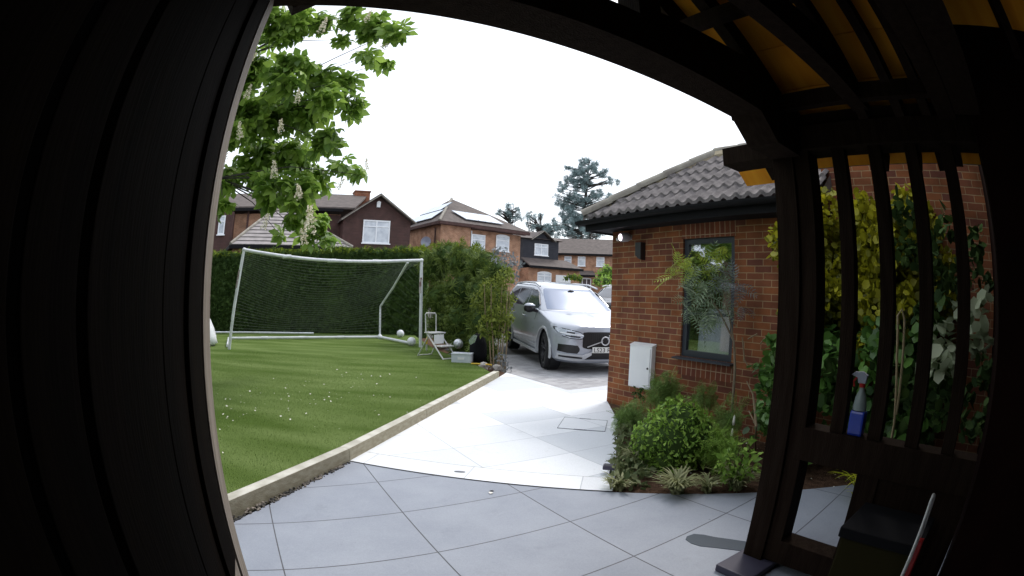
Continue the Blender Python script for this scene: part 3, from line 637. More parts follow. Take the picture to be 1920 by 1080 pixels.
# tie beam with haunch
MB().prism([(-.36, 2.312), (1.80, 2.312), (1.925, 2.188), (2.16, 2.188), (2.16, 2.312), (2.36, 2.312), (2.36, 2.38), (2.22, 2.49), (-.25, 2.49), (-.36, 2.40)], .19, Matrix.Translation((0, 1.11, 0))).build('tie_beam', 'oak_dark', porch, bevel=BV)
RU, RZp = 1.14, 3.42
pit = .835
def roofz(u): return RZp - abs(u - RU) * (pit if u > RU else .66)
MB().box(RU - .05, RU + .07, 1.14, 1.27, 2.50, RZp - .1).build('king_post', 'oak_dark', porch, bevel=BV)
for vv in (1.20, .12, -.6):
    for sg in (-1, 1):
        b = MB(); e = RU + sg * 1.33
        b.bar((RU, vv, RZp - .07), (e, vv, roofz(e) - .07), .07, .15, up=(0, 0, 1)); b.build('rafter', 'oak_dark', porch)
for vv in (.24, .42, .66, 1.44):
    for sg in (-1, 1):
        b = MB(); e = RU + sg * 1.33
        b.bar((RU, vv, RZp - .09), (e, vv, roofz(e) - .09), .06, .17, up=(0, 0, 1)); b.build('rafter', 'oak_dark', porch)
for vv in (1.20, .66, .12):
    for sg in ((-1, 1) if vv < 1 else (1,)):
        b = MB(); b.bar((RU + sg * .05, vv, 2.55), (RU + sg * .82, vv, roofz(RU + sg * .82) - .13), .08, .11); b.build('strut', 'oak_dark', porch)
MB().box(-.24, 2.16, .04, .16, 2.33, 2.50).build('rear_tie_beam', 'oak_dark', porch, bevel=BV)
MB().box(-.20, 2.16, .61, .71, 2.40, 2.50).build('middle_tie_beam', 'oak_dark', porch, bevel=BV)
b = MB(); b.box(RU - .04, RU + .04, -1.3, 1.48, RZp - .20, RZp - .02); b.build('ridge_beam', 'oak_dark', porch)
b = MB()
for u_ in (1.62, 2.05):
    MB().bar((u_, -.6, roofz(u_) - .21), (u_, 1.46, roofz(u_) - .21), .05, .09).build('purlin', 'oak_dark', porch)
MB().prism([(-.2, 2.26), (1.94, 2.26), (1.94, 2.66), (RU, 3.33), (-.2, 2.46)], .165, Matrix.Translation((0, -.13, 0))).build('infill_board', 'oak_dark', porch)
# wall plates
MB().box(2.17, 2.33, -.55, 1.105, 2.225, 2.36).build('wall_plate', 'oak_dark', porch, bevel=BV)
MB().box(2.17, 2.33, 1.305, 1.66, 2.205, 2.31).build('wall_plate', 'oak_dark', porch, bevel=BV)
MB().box(-.36, -.22, -.55, 1.105, 2.225, 2.36).build('wall_plate', 'oak_dark', porch, bevel=BV)
# side frames: rails and slats
for side, u0, u1 in (('r', 2.20, 2.28),):
    MB().box(u0 - .02, u1 + .04, -.04, 1.165 if side == 'r' else 1.03, .67, .84).build('rail', 'oak_dark', porch, bevel=BV)
    MB().box(u0 - .02, u1 + .04, -.04, 1.165 if side == 'r' else 1.03, .06, .20).build('rail', 'oak_dark', porch, bevel=BV)
    for v_ in ((.885, .648, .410, .170) if side == 'r' else (.90, .73, .55, .325, .02)):
        w_ = .041 if side == 'r' else .042
        MB().box(u0, u1 - .02, v_ - w_, v_ + w_, .84, 2.225).build('slat', 'oak_dark', porch, bevel=BV)
    if side == 'r':
        MB().box(2.18, 2.30, 1.07, 1.164, .2, .67).build('stile', 'oak_dark', porch); MB().box(2.18, 2.30, 1.07, 1.164, .84, 2.225).build('stile', 'oak_dark', porch)
        MB().box(2.19, 2.29, .56, .70, .2, .67).build('stile', 'oak_dark', porch)
        MB().box(2.20, 2.27, -.04, .56, .2, .67).build('lower_panel', 'oak_dark', porch)
MB().box(1.95, 2.42, 1.08, 1.335, .005, .05).build('plinth', 'dark_purple', porch, bevel=.008)
# roof: boards below, tiles on top
for sg in (-1, 1):
    b = MB()
    for i in range(7):
        vf = 1.50
        ua, ub = RU + sg * (i * .203), RU + sg * ((i + 1) * .203 - .006)
        b.add([(ua, -1.32, roofz(ua) + .005), (ua, vf, roofz(ua) + .005), (ub, vf, roofz(ub) + .005), (ub, -1.32, roofz(ub) + .005), (ua, -1.32, roofz(ua) + .024), (ua, vf, roofz(ua) + .024), (ub, vf, roofz(ub) + .024), (ub, -1.32, roofz(ub) + .024)],
              [(0, 1, 2, 3), (4, 7, 6, 5), (0, 4, 5, 1), (2, 6, 7, 3), (1, 5, 6, 2), (0, 3, 7, 4)])
    b.build('ceiling_boards', 'board_orange', porch)
    e = RU + sg * 1.44; b = MB()
    b.add([(RU, -1.33, RZp + .03), (RU, 1.53, RZp + .03), (e, 1.53, roofz(e) + .03), (e, -1.33, roofz(e) + .03), (RU, -1.33, RZp + .07), (RU, 1.53, RZp + .07), (e, 1.53, roofz(e) + .07), (e, -1.33, roofz(e) + .07)],
          [(0, 1, 2, 3), (4, 7, 6, 5), (0, 4, 5, 1), (2, 6, 7, 3), (1, 5, 6, 2), (0, 3, 7, 4)])
    b.build('roof_tiles', 'roof_tile', porch)
b = MB(); q_ = [(2.41, 1.502), (2.41, 1.80), (2.61, 1.80), (2.61, 1.502)]
b.add([(u_, v_, roofz(u_) + .005) for u_, v_ in q_] + [(u_, v_, roofz(u_) + .03) for u_, v_ in q_], [(0, 1, 2, 3), (7, 6, 5, 4), (0, 4, 5, 1), (1, 5, 6, 2), (2, 6, 7, 3), (3, 7, 4, 0)]); b.build('eave_board', 'board_orange', porch)
# house wall the porch stands against
hw = thing('house_wall', 'dark house wall behind the porch at the right edge', 'wall', (0, 0, 0), PA)
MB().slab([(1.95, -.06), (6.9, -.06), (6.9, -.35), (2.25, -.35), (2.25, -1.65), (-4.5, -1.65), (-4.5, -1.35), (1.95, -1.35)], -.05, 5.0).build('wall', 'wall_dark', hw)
MB().box(.30, .42, -1.35, -1.28, .0, 2.2).build('door_frame', 'oak_dark', hw); MB().box(1.30, 1.42, -1.35, -1.28, .0, 2.2).build('door_frame', 'oak_dark', hw); MB().box(.425, 1.295, -1.345, -1.30, .0, 2.15).build('door', 'clad_black', hw)

# things standing in the porch
t = thing('storage_box', 'dark lidded storage box standing inside the porch by the slatted side', 'storage box', pw(1.98, .36, .004), PA)
MB().box(-.15, .17, -.22, .22, .0, .50).build('body', 'olive_paint', t, bevel=.01); MB().box(-.165, .185, -.235, .235, .50, .55).build('lid', 'fleece_dark', t, bevel=.01)
c0, c1 = at(1745, 942, 1.65), at(1672, 1120, 1.62); q0 = at(1752, 1030, 1.68)
t = thing('folding_chair', 'folded garden chair with grey tube and red fabric leaning in the porch corner', 'chair', (c1.x, c1.y, .004)); O = Vector((c1.x, c1.y, .004))
dn = (c1 - c0).normalized(); base_ = c1 + dn * ((c1.z - .02) / max(.05, -dn.z)); sd_ = Vector((math.cos(PA), math.sin(PA), 0)) * .10
b = MB(); b.path([base_ - O, c1 - O, c0 - O, c0 - O + sd_ * .4 + Vector((0, 0, .012)), c0 - O + sd_ * .8, c1 - O + sd_ * .8, base_ - O + sd_ * .8], .0085, 10); b.build('tube_frame', 'steel_grey', t, smooth=True)
b = MB(); a0_, a1_ = c0.lerp(c1, .42) - O + sd_ * .15, c0.lerp(c1, .98) - O + sd_ * .15
b.add([a0_, a0_ + sd_ * .3, a1_ + sd_ * 1.2, a1_ + sd_ * .1, a0_ + Vector((.02, -.02, 0)), a0_ + sd_ * .3 + Vector((.02, -.02, 0)), a1_ + sd_ * 1.2 + Vector((.02, -.02, 0)), a1_ + sd_ * .1 + Vector((.02, -.02, 0))], [(0, 1, 2, 3), (7, 6, 5, 4), (0, 4, 5, 1), (1, 5, 6, 2), (2, 6, 7, 3), (3, 7, 4, 0)]); b.build('fabric_seat', 'red_plastic', t, bevel=.004)
t = thing('spray_bottle', 'clear trigger spray bottle of blue cleaner standing on the side rail', 'bottle', pw(2.235, .775, .84), PA)
b = MB()
for (a, c_, z0, z1) in ((.046, .030, 0, .12),):
    b.box(-c_, c_, -a, a, z0, z1)
b.build('liquid', 'bottle_blue', t, bevel=.012)
b = MB(); b.lathe([(.040, .122), (.040, .14), (.030, .19), (.016, .215), (.015, .235)], 16, Matrix.Diagonal((.75, 1.05, 1, 1))); b.build('bottle', 'bottle_clear', t, smooth=True)
MB().lathe([(.018, .232), (.018, .25), (.001, .252)], 14).build('collar', 'red_plastic', t)
b = MB(); b.prism([(-.025, .25), (.02, .25), (.03, .29), (.0, .305), (-.05, .30), (-.07, .285), (-.03, .275)], .026, Matrix.Rotation(R(90), 4, 'Z') @ Matrix.Translation((0, -.013, 0)) @ Matrix.Diagonal((-1, 1, 1, 1))); b  .build('spray_head', 'dish_grey', t, bevel=.003)
b = MB(); b.path([(0, .035, .28), (0, .055, .255), (0, .05, .23)], .006, 8); b.build('trigger', 'red_plastic', t)

# ------------------------------------------------------------------ large SUV
LV = [  # z, x front, x rear, half width, front corner radius, rear radius, bow
 (.24, -.16, -4.80, .80, .38, .25, .05), (.30, -.07, -4.88, .88, .42, .28, .06), (.40, -.02, -4.93, .92, .46, .3, .07), (.55, .0, -4.95, .945, .48, .3, .08),
 (.70, .0, -4.95, .958, .48, .3, .08), (.82, -.015, -4.94, .955, .46, .3, .08), (.90, -.035, -4.93, .945, .46, .3, .08), (.96, -.065, -4.92, .93, .48, .3, .08),
 (.995, -.13, -4.92, .92, .50, .3, .09), (1.03, -.28, -4.91, .91, .52, .3, .12), (1.07, -.50, -4.90, .90, .5, .3, .14), (1.115, -.78, -4.90, .89, .45, .3, .16), (1.16, -1.06, -4.88, .88, .35, .3, .17), (1.19, -1.28, -4.87, .87, .3, .3, .17)]
GH = [(1.17, -1.18, -4.86, .866, .26, .25, .12), (1.32, -1.46, -4.80, .81, .24, .25, .12), (1.50, -1.82, -4.66, .745, .22, .25, .12), (1.63, -2.07, -4.52, .69, .22, .25, .12), (1.69, -2.25, -4.45, .65, .24, .25, .12), (1.74, -2.6, -4.3, .55, .26, .25, .10), (1.77, -3.0, -4.0, .38, .2, .2, .06)]
def lerp_level(T, z):
    z = max(T[0][0], min(T[-1][0], z))
    for a, b in zip(T, T[1:]):
        if a[0] <= z <= b[0]:
            t = (z - a[0]) / (b[0] - a[0]); return [p + (q_ - p) * t for p, q_ in zip(a, b)]
def fx(T, y, z):
    _, xf, xr, w, rf, rr, bow = lerp_level(T, z); ay = min(abs(y), w); e = ay - (w - rf)
    x = xf - bow * (y / w) ** 2
    if e > 0: x -= rf - math.sqrt(max(0, rf * rf - e * e))
    return x
def outline(L_):
    z, xf, xr, w, rf, rr, bow = L_; pts = []
    for i in range(7): y = (w - rf) * i / 6; pts.append((y, xf - bow * (y / w) ** 2))
    for i in range(1, 9): a = R(90) * i / 8; y = w - rf + rf * math.sin(a); pts.append((y, xf - bow * (y / w) ** 2 - rf + rf * math.cos(a)))
    x0, x1 = pts[-1][1], xr + rr
    for i in range(1, 15): pts.append((w, x0 + (x1 - x0) * i / 14))
    for i in range(1, 6): a = R(90) * i / 5; pts.append((w - rr + rr * math.cos(a), x1 - rr * math.sin(a)))
    for i in range(1, 4): pts.append(((w - rr) * (1 - i / 3), xr))
    P = [(x, y, z) for y, x in pts]; return P + [(x, -y, z) for y, x in pts[1:-1]][::-1] if False else P + [(x, -y, z) for (y, x) in list(reversed(pts[1:-1]))]
def loft(b, T, mi=0):
    o = len(b.v); rings = [outline(l) for l in T]; n = len(rings[0])
    for r_ in rings: b.v += r_
    for j in range(len(rings) - 1):
        for i in range(n): b.f.append((o + j * n + i, o + j * n + (i + 1) % n, o + (j + 1) * n + (i + 1) % n, o + (j + 1) * n + i)); b.m.append(mi)
    m = n // 2
    for base, flip in ((o, 1), (o + (len(rings) - 1) * n, 0)):   # caps as strips between mirrored points
        for i in range(0, m):
            a, c = i, i + 1; a2, c2 = (n - i) % n, (n - i - 1) % n
            ids = [base + a, base + c, base + c2, base + a2]; ids = [k for k_, k in enumerate(ids) if k not in ids[:k_]]
            if len(ids) > 2: b.f.append(tuple(ids)); b.m.append(mi)
def boolean_cut(o, cutters):
    for c in cutters:
        md = o.modifiers.new('cut', 'BOOLEAN'); md.operation = 'DIFFERENCE'; md.object = c; md.solver = 'EXACT'
    bpy.context.view_layer.update()
    me = bpy.data.meshes.new_from_object(o.evaluated_get(bpy.context.evaluated_depsgraph_get())); o.modifiers.clear(); o.data = me
    for c in cutters: bpy.data.objects.remove(c)
def front_patch(b, T, cols, off=.006, rows=5, mi=0, mirror=False, depth=.02):
    """cols: list of (y, z0, z1) across the nose"""
    for sg in ((1, -1) if mirror else (1,)):
        # densify
        C_ = []
        for (a, c) in zip(cols, cols[1:]):
            k = max(1, int(abs(c[0] - a[0]) / .05))
            for i in range(k): C_.append([p + (q_ - p) * i / k for p, q_ in zip(a, c)])
        C_.append(list(cols[-1])); o = len(b.v); nr_ = rows + 1
        for dd in (off, -depth):
            for (y, z0, z1) in C_:
                for j in range(nr_):
                    z = z0 + (z1 - z0) * j / rows; b.v.append((fx(T, y, z) + dd, sg * y, z))
        n = len(C_)
        for i in range(n - 1):
            for j in range(rows): a = o + i * nr_ + j; b.f.append((a, a + nr_, a + nr_ + 1, a + 1)); b.m.append(mi)
        h = n * nr_
        ring = [i * nr_ for i in range(n)] + [(n - 1) * nr_ + j for j in range(1, nr_)] + [i * nr_ + rows for i in range(n - 2, -1, -1)] + [j for j in range(rows - 1, 0, -1)]
        for a, c in zip(ring, ring[1:] + ring[:1]): b.f.append((o + a, o + c, o + h + c, o + h + a)); b.m.append(mi)
def side_patch(b, T, cols, sg, off=.005, rows=4, depth=.02):
    C_ = cols; o = len(b.v); nr_ = rows + 1
    for dd in (off, -depth):
        for (x, z0, z1) in C_:
            for j in range(nr_):
                z = z0 + (z1 - z0) * j / rows; w = lerp_level(T, z)[3]; b.v.append((x, sg * (w + dd), z))
    n = len(C_)
    for i in range(n - 1):
        for j in range(rows): a = o + i * nr_ + j; b.f.append((a, a + nr_, a + nr_ + 1, a + 1)); b.m.append(0)
    h = n * nr_
    ring = [i * nr_ for i in range(n)] + [(n - 1) * nr_ + j for j in range(1, nr_)] + [i * nr_ + rows for i in range(n - 2, -1, -1)] + [j for j in range(rows - 1, 0, -1)]
    for a, c in zip(ring, ring[1:] + ring[:1]): b.f.append((o + a, o + c, o + h + c, o + h + a)); b.m.append(0)
WX, WR, WZ = (-.93, -3.92), .385, .385
def make_suv(name, label, loc, rz, paint, group=None, plate=None, glass='car_glass'):
    t = thing(name, label, 'car', loc, rz, group)
    b = MB(); loft(b, LV); body = b.build('body', paint, t)
    cuts = []
    for x in WX:
        for sg in (-1, 1):
            c = MB().lathe([(.001, -.25), (.44, -.25), (.44, .25), (.001, .25)], 40, Matrix.Translation((x, sg * .93, WZ + .02)) @ Matrix.Rotation(R(90), 4, 'X')).build('cutter', 'car_black', t); cuts.append(c)
    boolean_cut(body, cuts)
    body.data.polygons.foreach_set('use_smooth', [True] * len(body.data.polygons)); body.data.set_sharp_from_angle(angle=R(32))
    b = MB(); loft(b, GH); b.build('cabin', paint, t, smooth=True)
    # wheel housings (dark liners) and arch trims
    for x in WX:
        for sg in (-1, 1): MB().lathe([(.001, -.02), (.438, -.02), (.438, .20)], 32, Matrix.Translation((x, sg * .70, WZ + .02)) @ Matrix.Rotation(R(-90 * sg), 4, 'X')).build('wheel_housing', 'car_black', t)
    for x in WX:
        for sg in (-1, 1):
            b = MB(); o = 0; n = 20
            for k in range(n + 1):
                a = R(-14) + R(208) * k / n
                for rr, yy in ((.436, .90), (.436, .964), (.475, .958), (.485, .935)): b.v.append((x + rr * math.cos(a), sg * yy, WZ + .02 + rr * math.sin(a)))
            for k in range(n):
                for j in range(3): q_ = o + k * 4 + j; b.f.append((q_, q_ + 1, q_ + 5, q_ + 4)); b.m.append(0)
            b.build('wheel_arch_trim', 'car_trim' if paint == 'car_silver' else 'car_black', t, smooth=True)
    # glass
    b = MB(); cols = [(y, 1.20, 1.625) for y in (0, .15, .3, .45, .55)] + [(.60, 1.20, 1.60), (.66, 1.20, 1.48), (.715, 1.20, 1.31), (.74, 1.20, 1.225)]
    cols = [(-y, a, c) for y, a, c in cols[:0:-1]] + cols
    front_patch(b, GH, cols, .007, 8); ws = b.build('windscreen', 'screen_glass' if plate else 'pane_dark', t, smooth=True)
    b = MB(); b.ball(Vector((fx(GH, 0, 1.57) + .012, 0, 1.57)), .05, 6, 0, (.2, 1.6, .8)); b.build('sensor_housing', 'car_black', ws)
    for sg in (-1, 1):
        for (xa, xb) in ((-1.62, -2.52), (-2.60, -3.55), (-3.64, -4.35)):
            cl = []
            for i in range(7):
                x = xa + (xb - xa) * i / 6; zt = min(1.585, 1.16 + (-1.42 - x) * .60) if xa > -2 else (1.585 if x > -3.6 else 1.585 - (-3.6 - x) * .22)
                cl.append((x, 1.195, max(1.21, zt)))
            b = MB(); side_patch(b, GH, cl, sg, .006); b.build('side_window', glass if paint != 'car_silver' else 'pane_dark', t, smooth=True)
        b = MB(); b.path([(-2.05, sg * .70, 1.665), (-2.5, sg * .665, 1.735), (-3.4, sg * .655, 1.745), (-4.25, sg * .64, 1.70), (-4.35, sg * .64, 1.66)], .02, 8); b.build('roof_rail', 'car_trim', t, smooth=True)
        m = MB(); m.ball(Vector((-1.58, sg * 1.07, 1.20)), .115, 8, 0, (.62, 1.15, .85)); mo = m.build('mirror', 'car_black', t, smooth='all')
        m = MB(); m.ball(Vector((-1.575, sg * 1.07, 1.235)), .118, 8, 0, (.64, 1.12, .62)); mc = m.build('mirror_cap', paint, mo, smooth='all')
        for v_ in mc.data.vertices:
            if v_.co.z < 1.25: v_.co.z = 1.25
        m = MB(); m.bar((-1.58, sg * .83, 1.12), (-1.58, sg * 1.02, 1.16), .06, .06); m.build('mirror_arm', 'car_black', mo)
        # doors: dark shut lines, handle, sill moulding
        for x in (-1.62, -2.56, -3.55):
            b = MB(); side_patch(b, LV, [(x, .42, 1.14), (x - .008, .42, 1.14)], sg, .002); b.build('door_seam', 'car_black', t)
        b = MB(); side_patch(b, LV, [(-1.50, .36, .43), (-3.35, .36, .43)], sg, .012); b.build('door_moulding', 'car_trim', t)
        b = MB(); b.box(-3.4, -1.42, sg * .90 - .035, sg * .90 + .035, .25, .31); b.build('side_sill', 'car_trim', t, bevel=.01)
        for x in (-2.30, -3.28):
            b = MB(); b.path([(x, sg * .945, .985), (x - .03, sg * .975, .99), (x - .17, sg * .975, .99), (x - .2, sg * .945, .985)], .013, 8); b.build('door_handle', paint, t, smooth=True)
        # headlight: tapered lens with the bright sideways T inside
        cols = [(.43, .745, .80), (.50, .735, .845), (.60, .735, .868), (.70, .745, .888), (.80, .775, .905), (.875, .84, .915), (.90, .875, .918)]
        cols = [(sg * y, a, c) for y, a, c in cols]
        b = MB(); front_patch(b, LV, [(sg * .415, .735, .805)] + [(y, a - .014, c + .014) for y, a, c in cols] + [(sg * .915, .885, .925)], .003, 4); b.build('lamp_bezel', 'car_black', t, smooth=True)
        b = MB(); front_patch(b, LV, cols, .006, 4); hl = b.build('headlight', 'lamp_lens', t, smooth=True)
        b = MB(); front_patch(b, LV, [(sg * .50, .752, .772), (sg * .62, .755, .780), (sg * .76, .775, .795)], .009, 2); front_patch(b, LV, [(sg * .60, .825, .85), (sg * .74, .835, .862)], .009, 2)
        b.build('lamp_unit', 'car_black', hl, smooth=True)
        b = MB(); front_patch(b, LV, [(sg * .44, .790, .812), (sg * .60, .795, .815), (sg * .84, .825, .845)], .011, 2); b.build('daytime_light', 'drl', hl, smooth=True)
        # corner air intake and lower lip
        b = MB(); front_patch(b, LV, [(sg * .50, .50, .54), (sg * .54, .445, .60), (sg * .72, .45, .61), (sg * .86, .47, .61)], .006, 3); b.build('air_intake', 'car_black', t, smooth=True)
        b = MB(); front_patch(b, LV, [(sg * .26, .42, .48), (sg * .35, .36, .455), (sg * .43, .29, .42), (sg * .86, .31, .43)], .030, 3); b.build('bumper_blade', 'car_trim', t, smooth=True)
        b = MB(); front_patch(b, LV, [(sg * .44, .345, .375), (sg * .60, .352, .39), (sg * .84, .362, .395)], .036, 2); b.build('lower_trim', 'car_black', t)
    # grille
    gc = [(-.43, .60, .80), (-.41, .575, .835), (-.33, .555, .845), (0, .545, .85), (.33, .555, .845), (.41, .575, .835), (.43, .60, .80)]
    b = MB(); front_patch(b, LV, [(y * 1.045, a - .016, c + .016) for y, a, c in gc], .006, 4); gr = b.build('grille_frame', 'car_black', t, smooth=True)
    b = MB(); front_patch(b, LV, gc, .010, 4); b.build('grille', 'grille_mesh', gr, smooth=True)
    b = MB()
    for i in range(-9, 10): y = i * .043; front_patch(b, LV, [(y - .003, .575, .825), (y + .003, .575, .825)], .013, 2)
    b.build('grille_bars', 'car_black', gr)
    if plate is not None:
        b = MB(); p0 = Vector((fx(LV, -.36, .58) + .035, -.36, .58)); p1 = Vector((fx(LV, .36, .83) + .035, .36, .83)); b.bar(p0, p1, .012, .028, up=(1, 0, 0)); b.build('grille_slash', 'chrome', gr)
        b = MB(); c = Vector((fx(LV, 0, .70) + .045, 0, .70))
        b.path([c + Vector((0, .078 * math.cos(k * math.pi / 12), .078 * math.sin(k * math.pi / 12))) for k in range(25)], .012, 8, cap=False)
        b.path([c + Vector((0, .06, .06)), c + Vector((0, .105, .105))], .009, 8); b.path([c + Vector((0, .07, .108)), c + Vector((0, .108, .108)), c + Vector((0, .108, .07))], .008, 6)
        em = b.build('emblem', 'chrome', gr, smooth=True)
        MB().lathe([(.001, 0), (.05, 0), (.05, .006), (.001, .008)], 20, Matrix.Translation(c) @ Matrix.Rotation(R(90), 4, 'Y')).build('emblem_centre', 'car_black', em)
    b = MB(); front_patch(b, LV, [(-.42, .335, .36), (-.34, .33, .43), (-.26, .33, .465), (.26, .33, .465), (.34, .33, .43), (.42, .335, .36)], .004, 4); b.build('lower_grille', 'grille_mesh', t)
    b = MB(); front_patch(b, LV, [(-.5, .29, .315), (0, .285, .31), (.5, .29, .315)], .012, 2); b.build('skid_plate', 'car_trim', t, smooth=True)
    npl = MB().box(.028, .040, -.26, .26, .468, .580).build('number_plate', 'plate_white', t, bevel=.003)
    if plate:
        cu = bpy.data.curves.new('text', 'FONT'); cu.body = plate; cu.size = .115; cu.extrude = .001; cu.space_character = 1.02
        tx = bpy.data.objects.new('text', cu); COL.objects.link(tx); bpy.context.view_layer.update()
        me = bpy.data.meshes.new_from_object(tx.evaluated_get(bpy.context.evaluated_depsgraph_get())); bpy.data.objects.remove(tx)
        wd = max(v.co.x for v in me.vertices)
        me.transform(Matrix.Translation((.0415, -.235, .484)) @ Matrix(((0, 0, 1, 0), (1, 0, 0, 0), (0, 1, 0, 0), (0, 0, 0, 1))) @ Matrix.Diagonal((.36 / wd, 1, 1, 1)))
        me.materials.clear(); me.materials.append(MATS['ink']); to = bpy.data.objects.new('plate_letters', me); COL.objects.link(to); to.parent = npl
    # wheels
    for x in WX:
        for sg in (-1, 1):
            M_ = Matrix.Translation((x, sg * .80, WZ)) @ Matrix.Rotation(R(-9 if x > -2 else 0), 4, 'Z') @ Matrix.Rotation(R(-90 * sg), 4, 'X')
            w = MB(); w.lathe([(.27, -.11), (.36, -.125), (.385, -.09), (.385, .09), (.36, .125), (.275, .125), (.268, .10)], 40, M_); wo = w.build('wheel', 'rubber', t, smooth=True)
            w = MB(); w.lathe([(.001, .055), (.055, .06), (.06, .03), (.25, .015), (.262, .11), (.275, .122), (.272, .10)], 36, M_)
            rim = w.build('rim', 'rim_dark', wo, smooth=True)
            w = MB()
            for k in range(5):
                a = 2 * math.pi * k / 5 + .3
                for da in (-.10, .10):
                    p0 = M_ @ Vector((.05 * math.cos(a), .05 * math.sin(a), .065)); p1 = M_ @ Vector((.265 * math.cos(a + da * 1.3), .265 * math.sin(a + da * 1.3), .112)); w.bar(p0, p1, .022, .03, up=(0, 1, 0))
            w.build('spokes', 'spoke_grey', rim)
    b = MB(); b.box(-4.6, -.45, -.66, .66, .22, .27); b.build('underbody', 'car_black', t)
    return t
car = make_suv('parked_car', 'silver SUV with plate LS23 R parked on the drive by the brick annex', (1.36, 9.52, -.035), R(-73), 'car_silver', plate='LS23 R')
car.rotation_euler = (0, R(2.6), R(-73))
make_suv('parked_car', 'dark car farther off, showing behind the bonnet of the silver SUV', (2.72, 19.3, hz(20)), R(-114), 'car_dark', glass='pane_dark')
make_suv('parked_car', 'dark grey car farthest down the drive, half hidden by the brick corner', (4.25, 25.5, hz(26)), R(-105), 'car_dark2', glass='pane_dark')

# ------------------------------------------------------------------ football goal
GL, GR = Vector((-7.61, 10.17, LZ)), Vector((-2.97, 12.73, LZ))
TL, TR_ = Vector((-7.16, 10.17, 2.57)), Vector((-3.00, 12.73, 2.38))
RR = Vector((-4.80, 14.85, LZ + .06)); RLc = RR + (GL - GR) * .965
gt = thing('football_goal', 'white plastic pipe football goal with sagging crossbar and dark net by the hedge', 'goal', tuple(GL))
def rel(*ps): return [Vector(p) - GL for p in ps]
pr_ = .042
MB().path(rel(GL, GL.lerp(TL, .35), GL.lerp(TL, .65) + Vector((.015, 0, 0)), TL), pr_, 12).build('upright', 'white_pipe', gt, smooth=True)
MB().path(rel(GR, GR.lerp(TR_, .5) + Vector((.012, 0, 0)), TR_), pr_, 12).build('upright', 'white_pipe', gt, smooth=True)
cb = [TL.lerp(TR_, k / 12) - Vector((0, 0, .175 * math.sin(math.pi * (k / 12) ** .95))) for k in range(13)]
MB().path(rel(*cb), pr_, 12).build('crossbar', 'white_pipe', gt, smooth=True)
MB().path(rel(RLc, RLc.lerp(RR, .5), RR), pr_ * .95, 12).build('rear_bar', 'white_pipe', gt, smooth=True)
MB().path(rel(GR + Vector((-.25, .25, .06)), RR), pr_ * .95, 12).build('side_bar', 'white_pipe', gt, smooth=True)
MB().path(rel(GL + Vector((-.25, .25, .06)), RLc), pr_ * .95, 12).build('side_bar', 'white_pipe', gt, smooth=True)
st = TR_ + Vector((-.38, .02, -.05))
MB().path(rel(st, st.lerp(RR + Vector((0, 0, .92)), .5) + Vector((.03, 0, 0)), RR + Vector((0, .0, .95)), RR + Vector((0, 0, .82)), RR), .030, 10).build('rear_strut', 'white_pipe', gt, smooth=True)
for p, k in [(cb[3], .006), (cb[6], .006), (cb[9], .006)] + [(RLc.lerp(RR, f), .004) for f in (.25, .5, .75)]:
    MB().path(rel(p - Vector((.10, .058, 0)), p + Vector((.10, .058, 0))), pr_ + k, 12).build('pipe_joint', 'white_pipe', gt, smooth=True)
for p, k in ((RR, .085), (TL, .055), (TR_, .055)): MB().ball(p - GL, k, 8).build('pipe_joint', 'white_pipe', gt, smooth=True)
for (p0, p1, a, c) in ((GL, TL, .62, .80), (GR, TR_, .62, .80)):
    MB().path(rel(p0.lerp(p1, a), p0.lerp(p1, c)), pr_ + .004, 12).build('worn_tape', 'worn_pipe', gt, smooth=True)
# net: thin cords
def netp(s_, t_):
    k = s_ * 12; i = min(11, int(k)); top = cb[i].lerp(cb[i + 1], k - i); bot = RLc.lerp(RR, s_) + Vector((0, .02, -.03))
    mid = Vector((0, 0, 0)); p = top.lerp(bot, t_)
    sag = math.sin(math.pi * s_) ; back = Vector((-.5, .86, 0))
    return p + back * (.45 * math.sin(math.pi * t_) * 1.0) + Vector((0, 0, .50 * math.sin(math.pi * t_) - .55 * sag * math.sin(math.pi * min(1, t_ * 1.05)))) - GL
b = MB(); NS, NT = 30, 34
for j in range(1, NT + 1): b.path([netp(i / 22, j / NT) for i in range(23)], .0026, 3, cap=False)
for i in range(NS + 1): b.path([netp(i / NS, j / 14) for j in range(15)], .0009, 3, cap=False)
# right and left side panels of the net
for A_, B_, top in ((GR, RR, TR_), (GL, RLc, TL)):
    for j in range(1, 14):
        f = j / 14; a = top.lerp(A_, f); c = netp(1 if A_ is GR else 0, f) + GL; b.path(rel(a, a.lerp(c, .5) - Vector((0, 0, .04)), c), .0018, 3, cap=False)
b.build('net', 'net_cord', gt)
tag(MB().path([(-12.3, 14.3, LZ + .04), (-10.2, 14.9, LZ + .05), (-7.6, 15.65, LZ + .04)], .035, 10).build('white_pole', 'white_pipe', smooth=True), 'long white pole lying along the foot of the hedge behind the goal', 'pole')

# balls
def ball(loc, r, label, m):
    bm_ = bmesh.new(); bmesh.ops.create_icosphere(bm_, subdivisions=3, radius=r); me = bpy.data.meshes.new('football'); bm_.to_mesh(me); bm_.free(); me.materials.append(MATS[m])
    me.polygons.foreach_set('use_smooth', [True] * len(me.polygons)); o = bpy.data.objects.new('football', me); COL.objects.link(o); o.location = loc; o.rotation_euler = (random.random() * 3, random.random() * 3, 0)
    return tag(o, label, 'ball')
ball((-4.34, 15.67, LZ + .125), .125, 'white football by the hedge inside the goal, farther of the two', 'ball_white')
ball((-3.28, 12.98, LZ + .12), .12, 'white football touching the foot of the right goal post', 'ball_white')
ball((-1.68, 10.95, LZ + .17 + .115), .115, 'shiny silver football resting above the clear crate by the stool', 'ball_silver')
